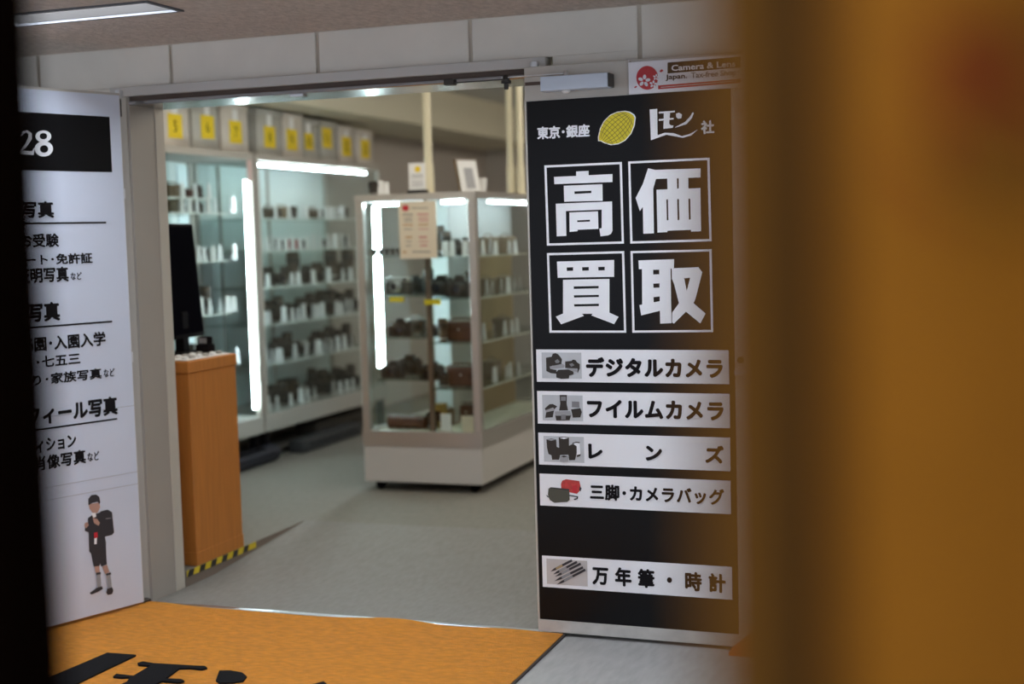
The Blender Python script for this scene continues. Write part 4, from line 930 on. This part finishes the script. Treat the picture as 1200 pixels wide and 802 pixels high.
# ------------------------------------------------------------------ near things that frame the view
pe = CAM+ray(24, 401)*1.0
ax = Vector((math.cos(YAW), math.sin(YAW), 0))
pt = thing('dark_post', 'nearly black wooden post standing between the hall and the entrance', 'post', (pe.x-ax.x*0.07, pe.y-ax.y*0.07, 0), YAW)
box('shaft', BPOST, (-0.07, 0.07, -0.07, 0.07, 0.12, HC-0.10), pt, 0.006, True, 2); box('foot', BPOST, (-0.085, 0.085, -0.085, 0.085, 0, 0.12), pt, 0.005); box('capital', BPOST, (-0.085, 0.085, -0.085, 0.085, HC-0.10, HC), pt, 0.005)
# hanging yellow banner
DB = 0.46
be = CAM+ray(818, 401)*DB; by = YAW-math.radians(10)
bn = thing('hanging_banner', 'yellow cloth banner with brown hem and printed flower', 'banner', (be.x, be.y, 0.55), by)
BH = 1.62; BW = 0.42
def fold(u): return 0.006*math.sin(u*52+0.4)*min(1, u*18)+0.010*math.sin(u*15)
def cloth(x0, x1, z0, z1, off, m, name, n=36, th=0.0009):
    bm = bmesh.new(); A_, B_ = [], []
    for j in range(13):
        z = z0+(z1-z0)*j/12
        A_.append([bm.verts.new((x0+(x1-x0)*i/n, fold(x0+(x1-x0)*i/n)*(1.15-0.2*z/BH)-off, z)) for i in range(n+1)])
        B_.append([bm.verts.new((x0+(x1-x0)*i/n, fold(x0+(x1-x0)*i/n)*(1.15-0.2*z/BH)-off+th, z)) for i in range(n+1)])
    for G_ in (A_, B_):
        for j in range(12):
            for i in range(n): bm.faces.new((G_[j][i], G_[j][i+1], G_[j+1][i+1], G_[j+1][i]))
    for j in range(12):
        for i in (0, n): bm.faces.new((A_[j][i], A_[j+1][i], B_[j+1][i], B_[j][i]))
    for i in range(n):
        for j in (0, 12): bm.faces.new((A_[j][i], A_[j][i+1], B_[j][i+1], B_[j][i]))
    w = MB(); w.bm.free(); w.bm = bm; return w.done(name, m, bn, True)
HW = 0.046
cloth(HW, BW, 0, BH, 0, CLOTH, 'cloth', 60); cloth(0, 0.027, 0, BH, 0.0, HEMO, 'hem', 8); cloth(0.027, HW, 0, BH, 0.0, HEM_SHADE, 'fold_shade', 8); cloth(BW, BW+HW, 0, BH, 0.0, HEM_SHADE, 'hem', 8)  # dark strip next to the orange hem paints the shade of its fold
MB().tube([(-0.04, 0, BH+0.008), (BW+0.06, 0, BH+0.008)], 0.007, 10).done('rod', DARKM, bn, True)
for cx_ in (0.02, BW): MB().tube([(cx_, 0, BH+0.012), (cx_, 0, HC-0.55)], 0.0015, 6).done('cord', DARKM, bn)
def bprint(name, m, pts, off):
    vs = []
    for px, py in pts:
        d = ray(px, py); org = Vector(bn.location); n = Vector((math.sin(by), -math.cos(by), 0)); a_ = Vector((math.cos(by), math.sin(by), 0))
        P = CAM+d*((org-CAM).dot(n)/d.dot(n)); v = P-org; vs.append((v.dot(a_), v.z))
    w = MB(); w.prism([(x, fold(x)*(1.15-0.2*z/BH)-off, z) for x, z in vs], (0, -0.0003, 0)); w.done(name, m, bn)
bprint('printed_petal', CLBRN, ell(1215, 120, 105, 150, 0.3, 24), 0.0015)
bprint('printed_petal', CLRED, ell(1140, 85, 45, 70, -0.6, 20), 0.0030)
bprint('printed_petal', CLGLD, [(1100, 165), (1112, 160), (1135, 195), (1170, 212), (1205, 222), (1200, 238), (1150, 226), (1115, 200)], 0.0035)
bprint('printed_petal', CLRED, [(1055, 170), (1085, 165), (1100, 205), (1130, 235), (1120, 250), (1080, 225)], 0.0030)

# prototypes are not part of the scene
for pr_ in list(PR.values()):
    for ch in KIDS.get(pr_.name, []):
        for g in KIDS.get(ch.name, []): bpy.data.objects.remove(g)
    for ch in KIDS.get(pr_.name, []): bpy.data.objects.remove(ch)
for pr_ in list(PR.values()): bpy.data.objects.remove(pr_)
